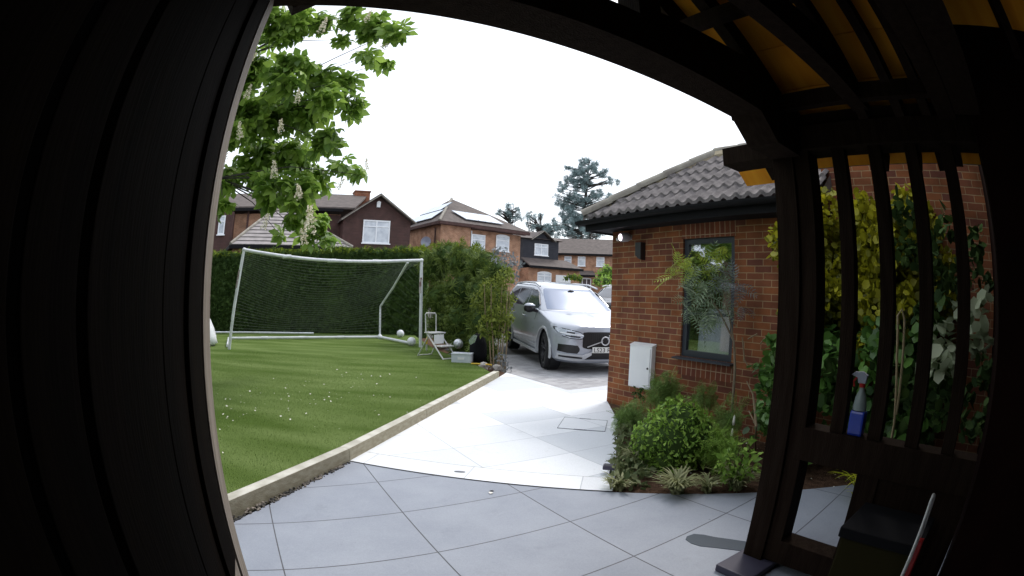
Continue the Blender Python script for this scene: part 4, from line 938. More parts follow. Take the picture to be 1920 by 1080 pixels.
# white bag at the far left
b = MB()
for z, r in ((0, .28), (.08, .36), (.25, .35), (.45, .27), (.62, .16), (.74, .07), (.80, .09)):
    pass
wb = MB().lathe([(.001, 0), (.30, 0), (.42, .09), (.40, .25), (.31, .48), (.19, .70), (.08, .86), (.11, .94), (.001, .9)], 18)
for i, v_ in enumerate(wb.v): a = math.atan2(v_[1], v_[0]); k = 1 + .10 * math.sin(5 * a + v_[2] * 6) + .05 * math.sin(9 * a); wb.v[i] = (v_[0] * k, v_[1] * k, v_[2])
tag(wb.build('white_sack', 'white_plastic', loc=(-8.95, 10.62, LZ), smooth='all'), 'bulging white sack on the lawn left of the goal, half behind the porch post', 'sack')

# step stool, crate
ST = Vector((-2.13, 10.72, LZ)); sr = R(52)
t = thing('step_stool', 'grey metal folding step stool with tall handle hoop on the lawn edge', 'step stool', tuple(ST), sr)
b = MB(); b.path([(-.15, .20, .55), (-.155, .22, .93), (-.13, .22, .96), (.13, .22, .96), (.155, .22, .93), (.15, .20, .55)], .013, 8); b.build('handle_hoop', 'steel_grey', t, smooth=True)
MB().box(-.20, .20, -.08, .20, .52, .55).build('top_step', 'steel_grey', t, bevel=.008); MB().box(-.155, .20, -.36, -.12, .25, .275).build('lower_step', 'steel_grey', t, bevel=.008)
MB().box(-.14, .14, -.085, -.07, .30, .50).build('back_panel', 'white_plastic', t, bevel=.004)
for sg in (-1, 1):
    MB().path([(sg * .18, .12, .52), (sg * .20, -.46, .0)], .016, 8).build('leg', 'steel_grey', t, smooth=True)
    MB().path([(sg * .17, .05, .50), (sg * .20, .42, .0)], .014, 8).build('leg', 'steel_grey', t, smooth=True)
b = MB(); b.path([(-.20, -.46, .012), (.20, -.46, .012)], .014, 8); b.build('foot_bar', 'steel_grey', t, smooth=True); MB().path([(-.20, .42, .012), (.20, .42, .012)], .012, 8).build('foot_bar', 'steel_grey', t, smooth=True)
t = thing('hand_trowel', 'small tool with yellow handle hooked on the left of the step stool', 'tool', tuple(ST + Vector((-.22, -.02, .28))), sr)
MB().path([(0, 0, 0), (.0, .0, .12), (.02, 0, .16)], [.018, .022, .014], 8).build('handle', 'yellow_plastic', t, smooth=True); MB().prism([(-.03, 0), (.03, 0), (.02, -.13), (0, -.16), (-.02, -.13)], .006).build('blade', 'steel_grey', t)
t = thing('plastic_crate', 'small pale clear plastic crate on the lawn beneath the silver ball', 'crate', (-1.45, 10.05, LZ), R(-4))
b = MB(); w_, d_, h_ = .20, .14, .17
b.box(-w_, w_, -d_, d_, 0, .008).box(-w_, w_, -d_, -d_ + .008, .008, h_).box(-w_, w_, d_ - .008, d_, .008, h_).box(-w_, -w_ + .008, -d_ + .008, d_ - .008, .008, h_).box(w_ - .008, w_, -d_ + .008, d_ - .008, .008, h_)
b.build('box', 'clear_crate', t); MB().box(-w_ - .012, w_ + .012, -d_ - .012, d_ + .012, h_, h_ + .014).build('lid', 'clear_crate', t, bevel=.003)
MB().box(-.07, .07, -d_ - .006, -d_ - .001, .06, .11).build('label_panel', 'white_plastic', t)
tag(MB().path([(-1.22, 9.72, LZ + .015), (-.98, 9.66, LZ + .02), (-.80, 9.62, LZ + .015)], .014, 8).build('yellow_stick', 'yellow_plastic', smooth=True), 'thin yellow stick lying on the lawn corner beside the crate', 'stick')
t = thing('garden_sack', 'black draped sack with blue white wrapper under the evergreen bush', 'sack', (-1.16, 10.35, LZ - .02))
wb = MB().lathe([(.001, 0), (.15, 0), (.17, .15), (.16, .38), (.11, .54), (.04, .60), (.001, .6)], 14)
for i, v_ in enumerate(wb.v): a = math.atan2(v_[1], v_[0]); k = 1 + .14 * math.sin(4 * a + v_[2] * 5); wb.v[i] = (v_[0] * k, v_[1] * k, v_[2])
wb.build('sack', 'fleece_dark', t, smooth='all'); MB().prism([(-.12, .36), (-.02, .42), (.03, .56), (-.05, .58), (-.15, .46)], .02, Matrix.Translation((-.03, -.19, 0))).build('wrapper', 'solar_glass', t)
b = MB()
for (x, y, r) in ((-.86, 10.0, .11), (-.72, 9.75, .09), (-.95, 9.75, .08)): pass
def rock(x, y, r, lab):
    bm_ = bmesh.new(); bmesh.ops.create_icosphere(bm_, subdivisions=2, radius=r); 
    for v_ in bm_.verts: v_.co *= random.uniform(.8, 1.15); v_.co.z *= .8
    me = bpy.data.meshes.new('rock'); bm_.to_mesh(me); bm_.free(); me.materials.append(MATS['stone_pale']); o = bpy.data.objects.new('rock', me); COL.objects.link(o); o.location = (x, y, r * .5); tag(o, lab, 'rock')
rock(-.98, 9.72, .12, 'pale rock at the lawn corner under the shrub, left one'); rock(-.70, 9.72, .10, 'pale rock by the shrub trunk, right one near the drive')

# solar spike lights on the bed edge
def solar(loc, rz, label):
    t = thing('solar_light', label, 'garden light', loc, rz, 'solar lights on the bed edge')
    MB().box(-.065, .065, -.035, .035, .05, .085).build('lamp_head', 'dark_purple', t, bevel=.006); MB().box(-.055, .055, -.028, .028, .0855, .089).build('solar_panel', 'anthracite', t)
    MB().path([(0, 0, -.02), (0, 0, .052)], .010, 8).build('spike', 'black_plastic', t)
solar((.66, 3.80, .004), R(-14), 'small dark solar light at the bed edge, nearer one by the patio')
solar((1.06, 5.52, .004), R(-30), 'small dark solar light at the bed edge, farther one below the meter box')

# ------------------------------------------------------------------ houses across the road
def fwin(parent, x, z, w, h, pane='pane_net', mull=1, top=.3, name='window', d=.0, mat_='upvc', arch=0):
    f = .07; b = MB()
    y0, y1 = -.05 - d, .02 - d
    b.box(x, x + f, y0, y1, z, z + h).box(x + w - f, x + w, y0, y1, z, z + h).box(x + f, x + w - f, y0, y1, z, z + f).box(x + f, x + w - f, y0, y1, z + h - f, z + h)
    if top: b.box(x + f, x + w - f, y0, y1, z + h * (1 - top) - .03, z + h * (1 - top) + .03)
    for k in range(mull): xm = x + w * (k + 1) / (mull + 1); b.box(xm - .035, xm + .035, y0 + .003, y1 - .003, z + f, z + h - f)
    b.box(x - .06, x + w + .06, y0 - .05, y0 - .002, z - .05, z + .01)
    if arch: b.prism([(x, z + h), (x + w, z + h), (x + w * .75, z + h + arch * .8), (x + w * .5, z + h + arch), (x + w * .25, z + h + arch * .8)], .06, Matrix.Translation((0, y0, 0)))
    wo = b.build(name, mat_, parent)
    MB().box(x + f, x + w - f, y0 + .03, y0 + .04, z + f, z + h - f).build('pane', pane, wo)
def gable(b, x0, x1, z0, zp, y0, y1, over=.25, th=.12, mi=0, xm=None):
    """roof slopes meeting at a ridge running in y"""
    xm = (x0 + x1) / 2 if xm is None else xm
    for s_, xe in ((-1, x0 - over), (1, x1 + over)):
        sl_ = (zp - z0) / abs((x0 if s_ < 0 else x1) - xm); ze = z0 - sl_ * over
        vs = [(xm, y0, zp), (xm, y1, zp), (xe, y1, ze), (xe, y0, ze)]; b.add(vs + [(x, y, z + th) for x, y, z in vs], [(0, 1, 2, 3), (7, 6, 5, 4), (0, 4, 5, 1), (1, 5, 6, 2), (2, 6, 7, 3), (3, 7, 4, 0)], mi)
# A: brown clad gable house
def W(anc, deg, x, y, z=0):
    a = R(deg); return (anc[0] + x * math.cos(a) - y * math.sin(a), anc[1] + x * math.sin(a) + y * math.cos(a), z)
hA = thing('clad_house', 'house with dark brown boarded gable, white window and long tiled roof', 'house', (-8.67, 25.57, .3), R(31))
zb = .3
b = MB(); b.box(-1.95, 1.95, 0, 6.0, -.5, 5.60 - zb); b.prism([(-1.95, 5.60 - zb), (1.95, 5.60 - zb), (.02, 6.92 - zb)], .3); b.build('gable_wall', 'clad_brown', hA)
b = MB(); gable(b, -1.95, 1.95, 5.62 - zb, 6.98 - zb, -.35, 5.2, .18, .10, xm=.02); b.build('gable_roof', 'far_tile', hA)
for s_ in (-1, 1):
    xe = .02 + s_ * 2.14; MB().bar((.02, -.36, 6.97 - zb), (xe, -.36, 5.50 - zb), .05, .17, up=(0, 1, 0)).build('barge_board', 'ridge_tile', hA)
fwin(hA, -.80, 4.32 - zb, 1.55, 1.28, mull=1, top=.28)
MB().prism([(-.12, 6.32 - zb), (.08, 6.32 - zb), (.10, 6.62 - zb), (-.02, 6.68 - zb), (-.12, 6.62 - zb)], .12, Matrix.Translation((0, -.13, 0))).build('alarm_box', 'white_plastic', hA)
b = MB(); b.box(-11.5, -1.95, 1.3, 7.5, -.5, 6.05 - zb); b.build('wall', 'brick_far', hA)
MB().box(-4.2, -1.95, 1.28, 1.299, 3.0, 6.02 - zb).build('side_cladding', 'clad_brown', hA); MB().box(-12.0, -8.55, .2, 1.29, -.5, 6.0 - zb).build('side_cladding', 'clad_brown', hA)
b = MB(); ez, rz_ = 6.30 - zb, 7.75 - zb
vs = [(-12.2, .85, ez), (-1.2, .85, ez), (.1, 4.2, rz_), (-12.2, 4.2, rz_)]
b.add(vs + [(x, y, z + .1) for x, y, z in vs], [(0, 1, 2, 3), (7, 6, 5, 4), (0, 4, 5, 1), (1, 5, 6, 2), (2, 6, 7, 3), (3, 7, 4, 0)])
vs = [(-12.2, 7.6, ez), (1.2, 7.6, ez), (.1, 4.2, rz_), (-12.2, 4.2, rz_)]; b.add(vs, [(0, 1, 2, 3)]); b.build('roof', 'far_tile', hA)
MB().box(-12.2, -1.9, .78, .9, ez - .16, ez + .01).build('gutter', 'fascia_black', hA)
MB().box(-7.75, -7.62, 1.20, 1.30, 2, ez - .1).build('downpipe', 'clad_brown', hA)
b = MB(); b.box(-.75, .25, 4.0, 4.9, 6.4 - zb, 8.05 - zb).box(-.80, .30, 3.95, 4.95, 8.05 - zb, 8.12 - zb); b.build('chimney', 'brick_soldier', hA)
fwin(hA, -9.45, 4.75 - zb, .42, 1.05, d=-.17, mull=0)
# garage with pale hipped roof
ga = thing('garage', 'low garage behind the hedge with pale grey hipped tile roof', 'garage', (-12.65, 16.76, 0), R(43))
MB().box(.2, 5.8, .2, 4.4, -.1, 3.5).build('wall', 'brick_far', ga)
b = MB(); x0, x1, y0, y1, ze, zp = 0, 6.05, 0, 4.7, 3.60, 5.50
def rows_slope(b, A, B, C, D, n=9, th=.045):
    """A,B eave ends; D,C ridge ends above A,B; stepped courses"""
    A, B, C, D = map(Vector, (A, B, C, D)); nn = (B - A).cross(D - A).normalized()
    if nn.z < 0: nn = -nn
    for i in range(n):
        f0, f1 = i / n, (i + 1) / n; a0, b0, a1, b1 = A.lerp(D, f0), B.lerp(C, f0), A.lerp(D, f1), B.lerp(C, f1)
        b.add([a0, b0, b0 + nn * th, a0 + nn * th, b1 + nn * .004, a1 + nn * .004], [(0, 1, 2, 3), (3, 2, 4, 5)])
ap0, ap1 = (2.45, 2.35, zp), (3.3, 2.35, zp)
rows_slope(b, (x0, y0, ze), (x1, y0, ze), ap1, ap0, 10); rows_slope(b, (x0, y1, ze), (x0, y0, ze), ap0, ap0, 10); rows_slope(b, (x1, y0, ze), (x1, y1, ze), ap1, ap1, 10); rows_slope(b, (x1, y1, ze), (x0, y1, ze), ap0, ap1, 10)
b.build('roof', 'far_tile_light', ga, fix=False)
b = MB(); b.path([(x0, y0, ze + .05), (2.45, 2.35, zp + .05), (3.3, 2.35, zp + .05), (x1, y0, ze + .05)], .075, 8); b.build('hip_tiles', 'ridge_tile', ga, smooth=True)
b = MB(); b.box(x0 - .05, x1 + .05, y0 - .06, y0 + .04, ze - .16, ze - .01).box(x0 - .06, x0 + .04, y0 + .05, y1, ze - .16, ze - .01); b.build('gutter', 'fascia_black', ga)

# B: orange brick house with solar panels
hB = thing('brick_house', 'orange brick house with hipped brown roof carrying pale solar panels', 'house', (-6.01, 30.41, .6), R(42)); zb = .6
b = MB(); b.box(0, 2.30, 0, 6.1, -.8, 6.1 - zb).box(2.30, 6.85, .35, 6.1, -.8, 6.02 - zb); b.build('wall', 'brick_far', hB)
b = MB(); ez = 6.25 - zb; zp = 8.52 - zb
def solid(b, pts, faces): b.add(pts, faces)
x0, x1, y0, y1 = -.3, 7.15, -.3, 6.4; AX, AY = 2.55, 3.0
b.add([(x0, y0, ez), (x1, y0, ez), (x1, y1, ez), (x0, y1, ez), (AX, AY, zp)], [(0, 1, 4), (1, 2, 4), (2, 3, 4), (3, 0, 4), (0, 3, 2, 1)]); b.build('roof', 'far_tile', hB)
b = MB(); b.path([(x0, y0, ez + .03), (AX, AY, zp + .03)], .09, 8); b.build('hip_tiles', 'ridge_tile', hB, smooth=True)
b = MB(); b.box(x0, 2.35, y0 - .05, y0 + .05, ez - .2, ez - .01).box(2.35, x1, y0 - .05, y0 + .05, ez - .24, ez - .03).box(x0 - .05, x0 + .05, y0 + .05, y1, ez - .2, ez - .01).box(x0 + .05, x1, y0 + .06, .36, ez - .2, ez - .16); b.build('fascia', 'clad_brown', hB)
def roofpanel(b, O, U_, V_, nx, ny, us, vs_, gap=.03, th=.05, skew=0):
    O, U_, V_ = Vector(O), Vector(U_).normalized(), Vector(V_).normalized(); N_ = U_.cross(V_).normalized(); N_ = N_ if N_.z > 0 else -N_
    for i in range(nx):
        for j in range(ny):
            p = O + U_ * (i * us + j * skew) + V_ * (j * vs_); q_ = [p, p + U_ * (us - gap), p + U_ * (us - gap) + V_ * (vs_ - gap), p + V_ * (vs_ - gap)]
            b.add([k + N_ * .08 for k in q_] + [k + N_ * (.08 + th) for k in q_], [(0, 1, 2, 3), (7, 6, 5, 4), (0, 4, 5, 1), (1, 5, 6, 2), (2, 6, 7, 3), (3, 7, 4, 0)])
Vf = Vector((.0, AY - y0, zp - ez)).normalized()
b = MB(); roofpanel(b, Vector((1.9, y0, ez)) + Vf * .45, (1, 0, 0), Vf + Vector((-.55, 0, 0)), 3, 1, 1.05, 1.3); b.build('solar_panels', 'solar_glass', hB)
b = MB(); O = Vector((1.35, y0, ez)) + Vf * .62
Vl = Vector((AX - x0, 0, zp - ez)).normalized()
b2 = MB(); roofpanel(b2, Vector((x0, 5.2, ez)) + Vl * .45, (0, -1, 0), Vl + Vector((0, -.25, 0)), 4, 1, 1.0, 1.05); roofpanel(b2, Vector((x0, 4.6, ez)) + Vl * 1.6, (0, -1, 0), Vl + Vector((0, -.3, 0)), 3, 1, 1.0, 1.0); b2.build('solar_panels', 'solar_glass', hB)
fwin(hB, 2.62, 4.5 - zb, 1.1, 1.22, d=-.35, mull=0, top=.3); fwin(hB, 4.65, 4.75 - zb, 1.15, 1.08, d=-.35, mull=0, top=.3, arch=.10)
fwin(hB, 3.4, 1.6, 1.2, 1.3, d=-.35, mull=1, top=.3)
b = MB(); b.box(2.31, 2.55, .20, .349, 3.9 - zb, 5.9 - zb); b.build('render_panel', 'upvc', hB)
MB().path([(2.36, .10, 5.85 - zb), (2.36, .10, 3.0)], .05, 8).build('downpipe', 'car_black', hB); MB().path([(-.08, .55, 5.9 - zb), (-.08, .55, 1)], .05, 8).build('downpipe', 'clad_brown', hB)
t = thing('satellite_dish', 'grey satellite dish fixed to the side wall of the orange brick house', 'satellite dish', W((-6.01, 30.41), 42, -.02, 1.45, 5.0), R(42))
MB().lathe([(.001, .0), (.15, .02), (.28, .07), (.36, .13), (.352, .135), (.27, .085), (.001, .02)], 20, Matrix.Translation((-.22, -.1, 0)) @ Matrix.Rotation(R(-80), 4, 'Y') @ Matrix.Rotation(R(38), 4, 'X')).build('reflector', 'dish_grey', t, smooth=True)
MB().path([(0, 0, -.1), (-.15, 0, -.05), (-.24, -.1, 0)], .02, 8).build('arm', 'dish_grey', t); MB().path([(-.24, -.1, -.25), (-.50, -.38, -.1)], .015, 6).build('feed_arm', 'dish_grey', t)

# C: black clad gable
hC = thing('gable_house', 'house with small black boarded gable above a lean-to roof and white garage door', 'house', (.41, 42.0, 1.0), R(31)); zb = 1.0
b = MB(); b.box(-1.75, 1.75, 0, 5, 4.0 - zb, 6.55 - zb); b.prism([(-.95, 6.55 - zb), (1.0, 6.55 - zb), (.05, 7.22 - zb)], .3); b.build('gable_wall', 'clad_black', hC)
MB().box(-2.2, 3.0, .3, 7, -1.2, 4.2 - zb).build('wall', 'brick_far', hC)
b = MB(); gable(b, -.95, 1.0, 6.62 - zb, 7.30 - zb, -.3, 3.5, .15, .10, xm=.05)
vs = [(-2.6, -.3, 6.62 - zb), (2.1, -.3, 6.62 - zb), (1.2, 2.9, 7.7 - zb), (-2.6, 2.9, 7.7 - zb), (-2.6, 5.6, 6.6 - zb), (2.1, 5.6, 6.6 - zb)]; b.add(vs, [(0, 1, 2, 3), (1, 5, 2), (3, 2, 5, 4)]); b.build('roof', 'far_tile', hC)
for s_ in (-1, 1): MB().bar((.05, -.34, 7.34 - zb), (.05 + s_ * 1.2, -.34, 6.50 - zb), .04, .13, up=(0, 1, 0)).build('barge_board', 'ridge_tile', hC)
b = MB(); vs = [(-1.9, -1.5, 4.25 - zb), (3.3, -1.5, 4.25 - zb), (2.6, .02, 5.0 - zb), (-1.9, .02, 5.0 - zb)]; b.add(vs + [(x, y, z - .12) for x, y, z in vs], [(0, 1, 2, 3), (7, 6, 5, 4), (0, 4, 5, 1), (1, 5, 6, 2), (2, 6, 7, 3), (3, 7, 4, 0)]); b.build('lean_to_roof', 'far_tile', hC)
MB().box(-1.95, 3.35, -1.58, -1.49, 4.05 - zb, 4.24 - zb).build('fascia', 'fascia_black', hC)
b = MB(); b.box(-1.9, 3.2, -1.2, .29, -1.2, 4.08 - zb); b.build('garage_wall', 'brick_far', hC)
fwin(hC, -.68, 5.25 - zb, 1.35, 1.0, mull=1, top=.3); fwin(hC, -1.05, 3.0 - zb, 1.35, .72, d=1.2, mull=1, top=.35, arch=.12)
b = MB(); b.box(.75, 2.25, -1.25, -1.201, 1.4 - zb, 3.62 - zb)
for k in range(8): b.box(.75, 2.25, -1.262, -1.2501, 1.42 - zb + k * .27, 1.42 - zb + k * .27 + .22)
b.build('garage_door', 'white_plastic', hC)

# D: terrace at the back
hD = thing('terraced_house', 'long brick house at the end of the street with grey roof and small white windows', 'house', (5.29, 51.73, 1.2), R(-10)); zb = 1.2
MB().box(-5.5, 9, 0, 7, -1, 6.45 - zb).build('wall', 'brick_far', hD)
b = MB(); vs = [(-5.8, -.35, 6.5 - zb), (9.3, -.35, 6.5 - zb), (9.3, 3.5, 8.55 - zb), (-5.8, 3.5, 8.55 - zb), (-5.8, 7.4, 6.5 - zb), (9.3, 7.4, 6.5 - zb)]; b.add(vs, [(0, 1, 2, 3), (3, 2, 5, 4)]); b.build('roof', 'far_tile', hD)
MB().box(-5.8, 9.3, -.42, -.34, 6.3 - zb, 6.5 - zb).build('fascia', 'fascia_black', hD)
for x, w_ in ((-2.35, .75), (-.93, .80), (1.02, .85), (3.2, .85)): fwin(hD, x, 5.2 - zb, w_, 1.02, mull=0, top=.35)
pb = MB(); vs = [(-2.4, -1.6, 4.2 - zb), (1.1, -1.6, 4.2 - zb), (.7, 0, 4.75 - zb), (-1.9, 0, 4.75 - zb)]; pb.add(vs + [(x, y, z - .1) for x, y, z in vs], [(0, 1, 2, 3), (7, 6, 5, 4), (0, 4, 5, 1), (1, 5, 6, 2), (2, 6, 7, 3), (3, 7, 4, 0)]); pb.build('porch_roof', 'far_tile', hD)
MB().box(-2.4, 1.1, -1.68, -1.6, 4.0 - zb, 4.2 - zb).build('porch_fascia', 'fascia_black', hD)
fwin(hD, -.75, 1.6, 1.35, 1.05, d=1.2, mull=2, top=0, name='porch_window', pane='pane_dark', arch=.1); MB().box(-.75, .60, -1.18, -1.12, -1, 1.6).build('porch_wall', 'upvc', hD)

# ------------------------------------------------------------------ vegetation
def hedge(name, label, cat, line, th, z0, z1, n, m='leaf_hedge', mtop='leaf_hedge_top', size=(.10, .20), group=None, wob=.10, jag=.0):
    t = thing(name, label, cat, (line[0][0], line[0][1], 0), group=group); O = Vector((line[0][0], line[0][1], 0))
    segs = [(Vector(a), Vector(b_)) for a, b_ in zip(line, line[1:])]; Ls = [(b_ - a).length for a, b_ in segs]; tot = sum(Ls)
    core = MB()
    for a, c in segs:
        d = (c - a).normalized(); nn = Vector((-d.y, d.x)); e = .10
        P = [a + nn * (e), c + nn * e, c + nn * (th - e), a + nn * (th - e)]; core.slab([(p.x - O.x, p.y - O.y) for p in P], z0, z1 - .16)
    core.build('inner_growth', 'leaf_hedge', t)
    pts, top = [], []
    for i in range(n):
        s_ = random.random() * tot
        for (a, c), L_ in zip(segs, Ls):
            if s_ <= L_: break
            s_ -= L_
        d = (c - a).normalized(); nn = Vector((-d.y, d.x)); p = a + d * s_
        wv = wob * (math.sin(p.x * 2.1 + p.y) + math.sin(p.x * 5.3 + 1.7)) * .5; r_ = random.random()
        if r_ < .62: off = wv * .6 - abs(random.gauss(0, .05)) + .06; z = random.uniform(z0, z1 + wv * .5); q_ = p + nn * off; pts.append((q_.x - O.x, q_.y - O.y, z))
        elif r_ < .72: off = th - .04; z = random.uniform(z0, z1); q_ = p + nn * off; pts.append((q_.x - O.x, q_.y - O.y, z))
        else: q_ = p + nn * random.uniform(0, th); z = z1 + wv * .5 - .12 + abs(random.gauss(0, .07 + jag)); top.append((q_.x - O.x, q_.y - O.y, z))
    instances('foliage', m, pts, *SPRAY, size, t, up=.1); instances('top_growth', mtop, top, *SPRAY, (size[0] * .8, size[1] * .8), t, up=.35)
    return t
hedge('hedge', 'long clipped dark green conifer hedge behind the football goal', 'hedge', [(-17.5, 13.6), (-12.3, 15.0), (-7.7, 16.25), (-3.75, 16.9)], 1.3, 0, 3.12, 30000)
hedge('hedge', 'clipped hedge along the left boundary of the lawn beyond the porch slats', 'hedge', [(-13.5, 13.0), (-10.5, 3.0), (-9.6, -4)][::-1], 1.2, 0, 3.0, 7000, size=(.14, .28))
def plant(name, label, cat, blobs, m, tpl, size, dens=300, up=.4, stems=None, stem_m='bark', core=None, group=None, extra=None, shell=.35, flat=1.0):
    bx = [(b_[0], b_[1]) for b_ in blobs]; zx = min(b_[2] - b_[3] for b_ in blobs)
    O = Vector((sum(b_[0] for b_ in blobs) / len(blobs), sum(b_[1] for b_ in blobs) / len(blobs), 0))
    t = thing(name, label, cat, tuple(O), group=group)
    rb = [(x - O.x, y - O.y, z, r) for x, y, z, r in blobs]
    if core:
        b = MB()
        for x, y, z, r in rb: b.ball(Vector((x, y, z)), r * core, 5, 0, (1, 1, flat))
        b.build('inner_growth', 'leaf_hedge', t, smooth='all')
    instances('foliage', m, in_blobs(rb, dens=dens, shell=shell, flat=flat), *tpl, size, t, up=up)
    if stems:
        b = MB()
        for (P, r) in stems: b.path([Vector(p) - O for p in P], [r * (1 - .6 * i / (len(P) - 1)) for i in range(len(P))], 6)
        b.build('stems', stem_m, t, smooth=True)
    return t
def B(px, py, d, rpx): p = at(px, py, d); return (p.x, p.y, p.z, rpx * d / F_PX)
# evergreen bush right of the goal
random.seed(11)
bl = [B(815, 500, 14.6, 34), B(830, 560, 14.2, 36), B(835, 610, 14.0, 34), B(838, 480, 13.8, 26), B(870, 492, 13.0, 34), B(872, 545, 12.6, 40), B(870, 600, 12.4, 40), B(872, 640, 12.2, 32), B(905, 500, 12.2, 34), B(910, 550, 11.6, 38), B(912, 605, 11.4, 38), B(905, 655, 11.0, 30), B(935, 510, 11.4, 22), B(938, 560, 11.2, 22)]
plant('evergreen_bush', 'tall dark green bushy evergreen between goal and drive', 'bush', bl, 'leaf_shrub', SPRAY, (.12, .26), 2000, .25, core=.82)
bl = [B(862, 466, 13.2, 16), B(820, 468, 14.4, 14), B(895, 470, 12.6, 14), B(790, 468, 15.6, 10)]
plant('conifer_top', 'bright yellow green fresh growth on top of the evergreen bush', 'bush', bl, 'leaf_hedge_top', SPRAY, (.10, .2), 900, .3)
T0 = at(935, 690, 10.0); T0.z = -.02
stm = [[(T0.x + dx, T0.y + dy, 0), (T0.x + dx * 1.3, T0.y + dy, .6), (T0.x + dx * 1.3 + ex, T0.y + dy, 1.1), (T0.x + dx * 1.2 + ex * 1.5, T0.y + dy, 1.7)] for dx, dy, ex in ((-.10, 0, -.05), (-.02, .08, .03), (.06, -.05, .05), (.12, .06, .02), (-.16, .1, -.1))]
bl = [B(925, 545, 10.2, 26), B(948, 520, 10.2, 20), B(935, 590, 10.0, 26), B(915, 612, 10.0, 22), B(950, 600, 9.9, 15), B(905, 565, 10.3, 22), B(945, 630, 9.9, 12), B(955, 560, 10.0, 13)]
plant('leafy_shrub', 'light green open shrub with bare tan stems at the lawn corner by the drive', 'shrub', bl, 'leaf_olive', LEAF, (.05, .11), 4200, .3, stems=[(s_, .017) for s_ in stm], stem_m='stem_tan')
bl = [B(955, 490, 10.6, 16), B(972, 498, 10.6, 10), B(935, 478, 10.9, 18), B(965, 520, 10.5, 9)]
plant('dry_shrub', 'thin greyish shrub tips rising above the leafy shrub in front of the orange house', 'shrub', bl, 'leaf_silver', LEAF, (.05, .10), 2600, .3, stems=[([tuple(T0 + Vector((0, .1, 0))), tuple(at(950, 500, 10.6))], .012)], stem_m='stem_tan')
bl = [B(948, 680, 9.7, 9), B(936, 670, 9.8, 9), B(955, 690, 9.5, 6), B(925, 688, 9.8, 6)]
plant('lavender', 'small silvery grey plant at the foot of the shrub beside the drive', 'plant', bl, 'leaf_silver', LEAF, (.05, .10), 2600, .2)
# horse chestnut hanging in from the left
CB = [(455,50,35),(500,25,35),(540,50,45),(600,45,28),(655,30,22),(700,50,30),(742,60,22),(690,105,16),(720,120,14),(640,75,12),(470,140,45),(540,140,45),(600,150,32),(650,150,20),(500,215,50),(570,215,45),(615,185,30),(660,200,24),(440,250,30),(480,300,50),(550,290,45),(610,265,32),(640,312,18),(675,328,13),(430,335,28),(500,350,36),(560,365,40),(600,335,24),(418,385,18),(565,415,28),(602,430,24),(525,440,8),(612,452,11),(575,446,12),(450,200,30)]
random.seed(5)
ch = thing('horse_chestnut', 'horse chestnut with big drooping leaves and pale blossom candles over the lawn', 'tree', (-7.6, 5.4, 0))
CO = Vector((-7.6, 5.4, 0)); blobs = []
for x, y, r in CB: blobs.append(B(x, y, random.uniform(6.6, 8.4), r * 1.02))
hid = []
for i in range(95):
    a = random.uniform(0, 2 * math.pi); rr = 4.4 * math.sqrt(random.random()); z = random.uniform(3.0, 9.2) ; x, y = CO.x + rr * math.cos(a) * (1 - .5 * max(0, z - 6) / 4), CO.y + rr * math.sin(a) * (1 - .5 * max(0, z - 6) / 4)
    # keep new foliage out of the open sky right of the hanging limbs
    az = math.degrees(math.atan2(x, y))
    if az > -39: continue
    hid.append((x, y, z, random.uniform(.45, .8)))
allp = in_blobs([(x - CO.x, y - CO.y, z, r) for x, y, z, r in blobs], dens=470, shell=.1)
small = np.array([[x - CO.x, y - CO.y, z] for x, y, z, r in blobs if r < .12] or [[0, 0, 5]])
instances('crown', 'leaf_chestnut', np.concatenate([allp, small]), *CHEST, (.14, .26), ch, up=.6)
instances('crown', 'leaf_chestnut', in_blobs([(x - CO.x, y - CO.y, z, r) for x, y, z, r in hid], dens=42, shell=.1), *CHEST, (.2, .32), ch, up=.6)
b = MB(); b.path([(0, 0, -.1), (.05, 0, 1.2), (-.02, .05, 2.6), (.05, 0, 4.5), (0, .1, 7.5)], [.30, .25, .21, .16, .05], 12); b.build('trunk', 'bark', ch, smooth=True)
b = MB()
hubs = [Vector(p) for p in ((-4.9, 5.6, 5.4), (-4.6, 5.8, 4.1), (-4.8, 5.7, 3.2))]
for h in hubs: b.path([Vector((0, 0, min(5, h.z - .3))), (h - CO) * .5 + Vector((0, 0, h.z * .5 + .35)), h - CO], [.10, .06, .035], 7)
for x, y, z, r in blobs:
    p = Vector((x, y, z)); h = min(hubs, key=lambda k: (k - p).length); m_ = h.lerp(p, .55) + Vector((0, 0, .12)); b.path([h - CO, m_ - CO, p - CO], [.016, .008, .004], 5)
for x, y, z, r in hid[::2]:
    p = Vector((x, y, z)) - CO; b.path([Vector((0, 0, max(2.5, z - 1))), p * .5 + Vector((0, 0, z * .5 + .1)), p], [.05, .03, .01], 5)
b.build('branches', 'bark_dark', ch, smooth=True)
bp = []
for k in range(120):
    z = random.random(); a = random.random() * 6.28; rr = .052 * (1 - z * .75); bp.append((rr * math.cos(a), rr * math.sin(a), z * .25 - .02))
fl0 = None
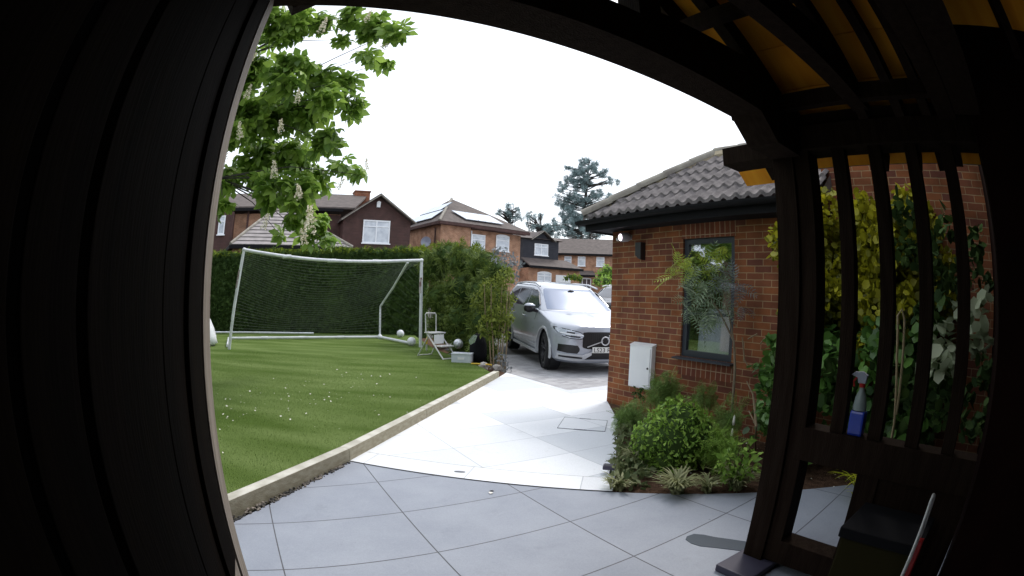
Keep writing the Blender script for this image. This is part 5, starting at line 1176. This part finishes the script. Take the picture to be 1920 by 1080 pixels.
for (x, y, d, k, tl) in ((452, 245, 6.4, 1.0, .2), (517, 316, 6.5, 1.0, .2), (465, 170, 6.6, .9, .1), (583, 418, 5.9, 1.5, .25), (572, 440, 5.95, .8, -.3), (605, 48, 6.5, 1.0, 0), (722, 78, 6.6, .9, .1), (690, 28, 6.8, .8, 0), (562, 352, 6.0, 1.0, 1.2), (688, 305, 7.0, .7, .1), (634, 340, 7.2, .7, .6), (470, 108, 6.6, .8, -.4), (530, 232, 6.3, .9, .4), (495, 412, 6.2, .8, .3), (425, 285, 6.4, .8, .1), (560, 178, 6.4, .8, .1)):
    p = at(x, y, d)
    if fl0 is None:
        fl = instances('blossom', 'blossom_m', bp, *ROUND, (.016, .028), ch, up=.1); fl0 = fl
    else: fl = fl0.copy(); COL.objects.link(fl); fl.parent = ch
    fl.location = p - CO - Vector((0, 0, .1)); fl.rotation_euler = (random.uniform(-.2, .2), tl, random.random() * 6); fl.scale = (k,) * 3
# pines beyond the roofs
def pine(name, label, base, bl, n, size, trunk, lr=.3):
    O = Vector(base); t = thing(name, label, 'tree', base, group=None)
    instances('crown', 'leaf_pine', in_blobs([(x - O.x, y - O.y, z - O.z, r) for x, y, z, r in bl], dens=n, shell=.25), *SPRAY, size, t, up=.3)
    b = MB(); b.path([Vector(p) - O for p in trunk], [lr, lr * .8, lr * .5, lr * .15], 8); b.build('trunk', 'bark_dark', t, smooth=True)
    b = MB()
    tp = [Vector(p) for p in trunk]
    for x, y, z, r in bl:
        p = Vector((x, y, z)); zz = z - .25 * (p.xy - tp[1].xy).length; q_ = tp[0]
        for a, c in zip(tp, tp[1:]):
            if a.z <= zz <= c.z: q_ = a.lerp(c, (zz - a.z) / (c.z - a.z))
        b.path([q_ - O, p - O], [.10, .03], 5)
    b.build('limbs', 'bark_dark', t, smooth=True)
D = 72
random.seed(3)
def clumps(lst, D, k=4, sp=.55):
    o = []
    for x, y, r in lst:
        for i in range(k): o.append(B(x + random.gauss(0, r * sp), y + random.gauss(0, r * sp * .8), D + random.uniform(-2.5, 2.5), r * random.uniform(.22, .42)))
    return o
L1 = [(1115, 312, 16), (1098, 318, 18), (1078, 322, 14), (1062, 338, 14), (1080, 345, 22), (1105, 345, 20), (1130, 325, 14), (1142, 340, 12), (1050, 355, 12), (1068, 370, 20), (1095, 372, 22), (1122, 362, 14), (1140, 372, 12), (1045, 372, 8), (1060, 395, 18), (1085, 402, 22), (1112, 395, 18), (1050, 418, 16), (1072, 425, 20), (1098, 425, 20), (1122, 415, 14), (1085, 440, 16), (1110, 440, 12), (1132, 400, 10)]
pb_ = at(1092, 520, D); tt = at(1105, 300, D)
pine('pine_tree', 'tall bluish green pine rising beside the annex roof', (pb_.x, pb_.y, 1.0), clumps(L1, D, 6), 170, (.35, .8), [(pb_.x, pb_.y, 1.0), tuple(at(1088, 440, D)), tuple(at(1098, 370, D)), tuple(tt)], .45)
L2 = [(955, 388, 10), (940, 394, 8), (968, 394, 9), (950, 400, 12), (972, 404, 8), (932, 400, 5), (962, 408, 10)]
pb_ = at(956, 520, 66)
pine('pine_tree', 'small rounded tree peeping over the solar panel roof', (pb_.x, pb_.y, 1.0), clumps(L2, 66, 6), 190, (.3, .65), [(pb_.x, pb_.y, 1.0), tuple(at(956, 470, 66)), tuple(at(955, 420, 66)), tuple(at(955, 390, 66))], .3)
L3 = [(992, 402, 9), (1003, 412, 10), (1015, 422, 12), (1030, 428, 12), (1045, 428, 10), (1012, 402, 5), (990, 418, 6), (1000, 426, 9), (1035, 438, 9), (1055, 424, 7), (1020, 436, 10)]
pb_ = at(1020, 520, 62)
pine('pine_tree', 'low spreading pine between the black gabled house and the tall pine', (pb_.x, pb_.y, 1.0), clumps(L3, 62, 6), 190, (.3, .65), [(pb_.x, pb_.y, 1.0), tuple(at(1020, 480, 62)), tuple(at(1016, 440, 62)), tuple(at(1005, 412, 62))], .3)
L4 = [(1085, 458, 12), (1110, 455, 12), (1130, 452, 10), (1060, 452, 10), (1120, 440, 10)]
pb_ = at(1110, 520, 60)
pine('dark_tree', 'dark bushy tree tops just over the terraced house roof', (pb_.x, pb_.y, 1.0), clumps([(x, y - 12, r) for x, y, r in L4], 62, 4), 150, (.3, .7), [(pb_.x, pb_.y, 1.0), tuple(at(1110, 480, 62)), tuple(at(1108, 450, 62)), tuple(at(1106, 440, 62))], .3)
# shrubs across the road
plant('roadside_shrub', 'bright green shrub beyond the parked cars beside the brick corner', 'shrub', [B(1130, 518, 40, 13), B(1140, 508, 40, 12), B(1120, 528, 39, 9), B(1137, 528, 38, 11), B(1150, 520, 40, 16)], 'leaf_bush', LEAF, (.18, .35), 380, .3, core=.7)
plant('roadside_shrub', 'low clipped shrub in front of the terraced house, above the silver roof', 'shrub', [B(1070, 519, 36, 6), B(1078, 520, 36, 7), B(1087, 523, 36, 6), B(1062, 522, 36, 5)], 'leaf_hedge_top', LEAF, (.12, .22), 900, .3, core=.75)
# flower bed by the annex
bx = at(1268, 822, 4.35)
plant('round_bush', 'dense bright green rounded bush in the middle of the flower bed', 'bush', [(bx.x, bx.y, bx.z, .34), (bx.x - .17, bx.y + .02, bx.z - .02, .24), (bx.x + .19, bx.y - .02, bx.z - .03, .26), (bx.x + .02, bx.y, bx.z + .10, .27), (bx.x - .08, bx.y - .08, bx.z - .16, .2)], 'leaf_bush', LEAF, (.03, .06), 15000, .35, core=.80, stems=[([(bx.x, bx.y, -.05), (bx.x, bx.y, .3)], .03)])
def ferny(px, py, d, r, label, m='leaf_fern', dens=5200, size=(.08, .15), tpl=FROND, nm='feathery_plant'):
    c = at(px, py, d); R_ = r * d / F_PX
    bl = [(c.x, c.y, c.z, R_), (c.x + R_ * .5, c.y, c.z - R_ * .4, R_ * .7), (c.x - R_ * .5, c.y, c.z - R_ * .4, R_ * .7)]
    st_ = [([(c.x + random.uniform(-.05, .05), c.y, 0), (c.x + random.uniform(-.1, .1), c.y, c.z * .6), (c.x + random.uniform(-R_, R_) * .6, c.y + random.uniform(-.05, .05), c.z + R_ * .5)], .006) for i in range(6)]
    return plant(nm, label, 'plant', bl, m, tpl, size, dens, .35, stems=st_, stem_m='leaf_fern')
ferny(1245, 728, 5.75, 28, 'upright feathery green plant right of the white meter box')
ferny(1180, 778, 5.5, 25, 'feathery green plant in the bed corner below the meter box', dens=4500)
ferny(1198, 735, 5.95, 12, 'small dark rosemary sprig in front of the meter box foot', 'leaf_hedge', tpl=LEAF, size=(.03, .06), dens=5000, nm='rosemary')
ferny(1322, 742, 5.35, 20, 'small thin green plant against the brickwork below the window sill', dens=3500)
ferny(1368, 782, 4.75, 24, 'feathery blue green plant right of the round bush by the wall', dens=4500)
ferny(1350, 835, 4.25, 32, 'loose green foliage behind the right side of the round bush', 'leaf_bush', tpl=FROND, dens=5000)
ferny(1385, 860, 3.85, 40, 'leafy green plant at the porch post end of the bed', 'leaf_bush', LEAF and 3000, (.05, .09), LEAF, 'leafy_plant')
for (x, y, d, lab) in ((1376, 790, 4.5, 'white flower spike behind the round bush, upper one'), (1372, 816, 4.35, 'white flower spike behind the round bush, lower one')):
    p = at(x, y, d); t = thing('flower_spike', lab, 'flower', (p.x, p.y, 0)); MB().path([(0, 0, 0), (0, 0, p.z - .03)], .004, 6).build('stem', 'leaf_fern', t)
    MB().lathe([(.001, -.04), (.011, -.03), (.013, 0), (.009, .04), (.001, .06)], 10, Matrix.Translation((0, 0, p.z))).build('flower', 'petal', t, smooth=True)
def tuft(c, n, L_, m, label, w=.010, nm='grassy_tuft', lean=(0, 0)):
    t = thing(nm, label, 'plant', c); b = MB()
    for i in range(n):
        a = random.uniform(0, 6.283); e = random.uniform(.35, 1.25); LL = L_ * random.uniform(.55, 1.1); side = Vector((-math.sin(a), math.cos(a), 0)); d = Vector((math.cos(a), math.sin(a), 0))
        p = Vector((random.gauss(0, .02), random.gauss(0, .02), 0)); el = e + .5; o = len(b.v); ns_ = 7
        for k in range(ns_ + 1):
            ww = w * (1 - (k / ns_) ** 2) + .0008; b.v += [tuple(p - side * ww), tuple(p + side * ww)]
            p = p + (d * math.cos(el) + Vector((0, 0, math.sin(el)))) * (LL / ns_); el -= (e * 1.9) / ns_ * (1.0 + .3 * random.random()); p.z = max(p.z, .006)
        for k in range(ns_): q_ = o + 2 * k; b.f.append((q_, q_ + 1, q_ + 3, q_ + 2)); b.m.append(0)
    b.build('leaves', m, t, fix=False); return t
def gp(px, py): v = at(px, py, 1) - Vector((0, 0, CH)); k = -CH / v.z; return (v.x * k, v.y * k, 0)
tuft(gp(1268, 925), 130, .30, 'leaf_strap', 'striped arching grass tuft spilling on the patio, in front of the round bush')
tuft(gp(1378, 918), 110, .32, 'leaf_strap', 'striped arching grass tuft at the patio edge beside the porch post')
tuft(gp(1325, 922), 50, .22, 'leaf_strap', 'smaller striped grass tuft between the two larger tufts')
tuft(gp(1158, 918), 60, .20, 'leaf_strap', 'striped grass tuft by the nearer solar light')
tuft(gp(1185, 868), 60, .22, 'leaf_strap', 'striped grass tuft on the path side of the bed behind the nearer solar light')
tuft(gp(1185, 800), 45, .26, 'leaf_strap', 'pale arching grass tuft beside the farther solar light')
p_ = gp(1610, 935); tuft((p_[0], p_[1], 0), 34, .42, 'leaf_yellow', 'bright yellow strappy plant seen through the lower porch opening', .012)
gc = rng.uniform(0, 1, (900, 2)); a0, a1, c0 = np.array([.60, 3.45]), np.array([1.03, 5.6]), np.array([.30, 0])
gpnt = a0 + (a1 - a0) * gc[:, :1] + c0 * gc[:, 1:]
tag(instances('ground_cover', 'leaf_groundcover', np.c_[gpnt, rng.uniform(.0, .10, 900)], *LEAF, (.04, .09), up=.3), 'straggly grey green ground cover along the path edge of the bed', 'ground cover', kind='stuff')
q = np.stack([rng.uniform(.6, 5.2, 900), rng.uniform(1.7, 5.5, 900)], 1); q = q[in_poly(q, [tuple(W1), tuple(bedR), (5.6, 1.6), (1.2, 6.5), (1.04, 5.69)])]
tag(instances('leaf_litter', 'petal', np.c_[q[:420], np.full(len(q[:420]), .006)], *LEAF, (.015, .04), up=.85), 'pale dry leaf litter scattered on the bed soil', 'leaf litter', kind='stuff')
# nandina in front of the window
nb = [B(1305, 512, 5.0, 18), B(1340, 508, 5.0, 18), B(1292, 560, 5.0, 20), B(1322, 548, 4.9, 27), B(1352, 555, 4.95, 22), B(1325, 592, 4.9, 20), B(1300, 584, 4.95, 15), B(1352, 588, 5.0, 12)]
s0 = at(1378, 690, 4.9)
stems = [([(s0.x + .02, s0.y, 0), tuple(at(1378, 690, 4.9)), tuple(at(1376, 640, 4.9)), tuple(at(1352, 590, 4.9)), tuple(at(1320, 540, 4.9))], .016), ([tuple(at(1376, 640, 4.9)), tuple(at(1360, 560, 4.9)), tuple(at(1345, 500, 5))], .010)]
nd = plant('window_shrub', 'tall fine leaved shrub with silvery green sprays in front of the dark window', 'shrub', nb, 'leaf_nandina', FROND_W, (.13, .25), 1050, .45, stems=stems)
plant('yellow_green_spray', 'yellow green leaf sprays at the top left of the window shrub', 'shrub', [B(1290, 495, 4.92, 18), B(1262, 508, 4.92, 14), B(1338, 482, 4.95, 16), B(1316, 520, 4.85, 14)], 'leaf_lime', FROND_W, (.12, .2), 1700, .45)
plant('pale_spray', 'silvery white leaf sprays reaching right of the window shrub', 'shrub', [B(1385, 528, 4.9, 11), B(1392, 572, 4.9, 9), B(1362, 520, 4.85, 14)], 'leaf_silver', FROND_W, (.13, .22), 1700, .5)
t = thing('dead_twigs', 'dry tan twigs with a yellow leaf against the brick right of the window', 'twigs', tuple(at(1400, 690, 5.1)))
b = MB(); O = at(1400, 690, 5.1)
for P in ([(1392, 632), (1394, 655), (1396, 675), (1402, 686), (1408, 684)], [(1402, 636), (1412, 630), (1420, 626)], [(1425, 645), (1432, 636), (1440, 630)]): b.path([at(x, y, 5.1) - O for x, y in P], .008, 5)
b.build('twigs', 'stem_tan', t, smooth=True)
# climbers on the wall behind the slatted side
random.seed(21)
def wallblobs(lst): return [(*annp(s_, t_, z), r) for s_, t_, z, r in lst]
w1 = [(random.uniform(3.05, 4.9), random.uniform(-.55, -.12), random.uniform(1.15, 2.35), random.uniform(.14, .26)) for i in range(78)]
w1 = [k for k in w1 if not (k[0] > 4.2 and k[2] < 1.4)]
plant('yellow_climber', 'yellow green climbing plant covering the brick wall behind the porch slats', 'climber', wallblobs(w1), 'leaf_climber', ROUND, (.05, .095), 3200, .35, stems=[([annp(3.6, -.1, 0), annp(3.5, -.15, 1.2), annp(3.8, -.2, 2.3)], .02)])
w2 = [(random.uniform(2.85, 4.9), random.uniform(-.75, -.15), random.uniform(.25, 1.35), random.uniform(.14, .24)) for i in range(50)]
plant('large_leaved_shrub', 'dark green large leaved shrub low against the wall behind the porch slats', 'shrub', wallblobs(w2), 'leaf_ivy', ROUND, (.08, .14), 1300, .45, core=.5)
w3 = [B(1440, 712, 4.4, 18), B(1436, 735, 4.4, 18), B(1432, 765, 4.3, 16), B(1440, 790, 4.2, 16), B(1425, 700, 4.4, 12), B(1418, 690, 4.4, 10)]
plant('rose_shrub', 'round leaved shrub with bare tan stems directly left of the porch post', 'shrub', w3, 'leaf_ivy', ROUND, (.05, .08), 3500, .5, stems=[([gp(1415, 850), tuple(at(1418, 800, 4.3)), tuple(at(1404, 770, 4.35))], .012), ([tuple(at(1418, 800, 4.3)), tuple(at(1412, 740, 4.4)), tuple(at(1400, 715, 4.4))], .014)], stem_m='stem_tan')
w4 = [B(1760, 640, 3.6, 38), B(1800, 600, 3.6, 34), B(1840, 570, 3.5, 30), B(1745, 690, 3.5, 30), B(1830, 640, 3.5, 40), B(1780, 690, 3.5, 34)]
plant('pale_leaved_shrub', 'pale cream green large leaved shrub at the far end behind the porch slats', 'shrub', w4, 'leaf_pale', ROUND, (.08, .15), 1100, .5)
w5 = [B(1830, 450, 3.9, 30), B(1800, 520, 3.9, 34), B(1845, 540, 3.8, 30), B(1850, 700, 3.4, 34), B(1855, 780, 3.2, 36), B(1820, 800, 3.3, 34),B(1760, 540, 3.7, 40), B(1700, 470, 3.8, 34), B(1800, 740, 3.5, 40), B(1740, 590, 3.8, 34), B(1770, 760, 3.5, 45), B(1700, 740, 3.7, 30), B(1740, 480, 3.7, 45), B(1700, 400, 3.8, 36), B(1780, 420, 3.7, 30), B(1820, 500, 3.6, 30)]
plant('dark_shrub', 'dark green shrub in deep shade near the house behind the porch slats', 'shrub', w5, 'leaf_hedge', ROUND, (.06, .11), 2200, .4)
# bamboo cane with looped top outside the slats
cn = thing('garden_cane', 'pale yellow bent garden cane standing behind the porch slats', 'cane', pw(2.62, .66, 0), PA)
MB().path([(0, -.03, 0), (0, -.02, .85), (.0, .02, 1.2), (0, .03, 1.42), (0, .0, 1.46), (0, -.02, 1.40), (0, -.025, .9)], .009, 8).build('cane', 'cane_m', cn, smooth=True)
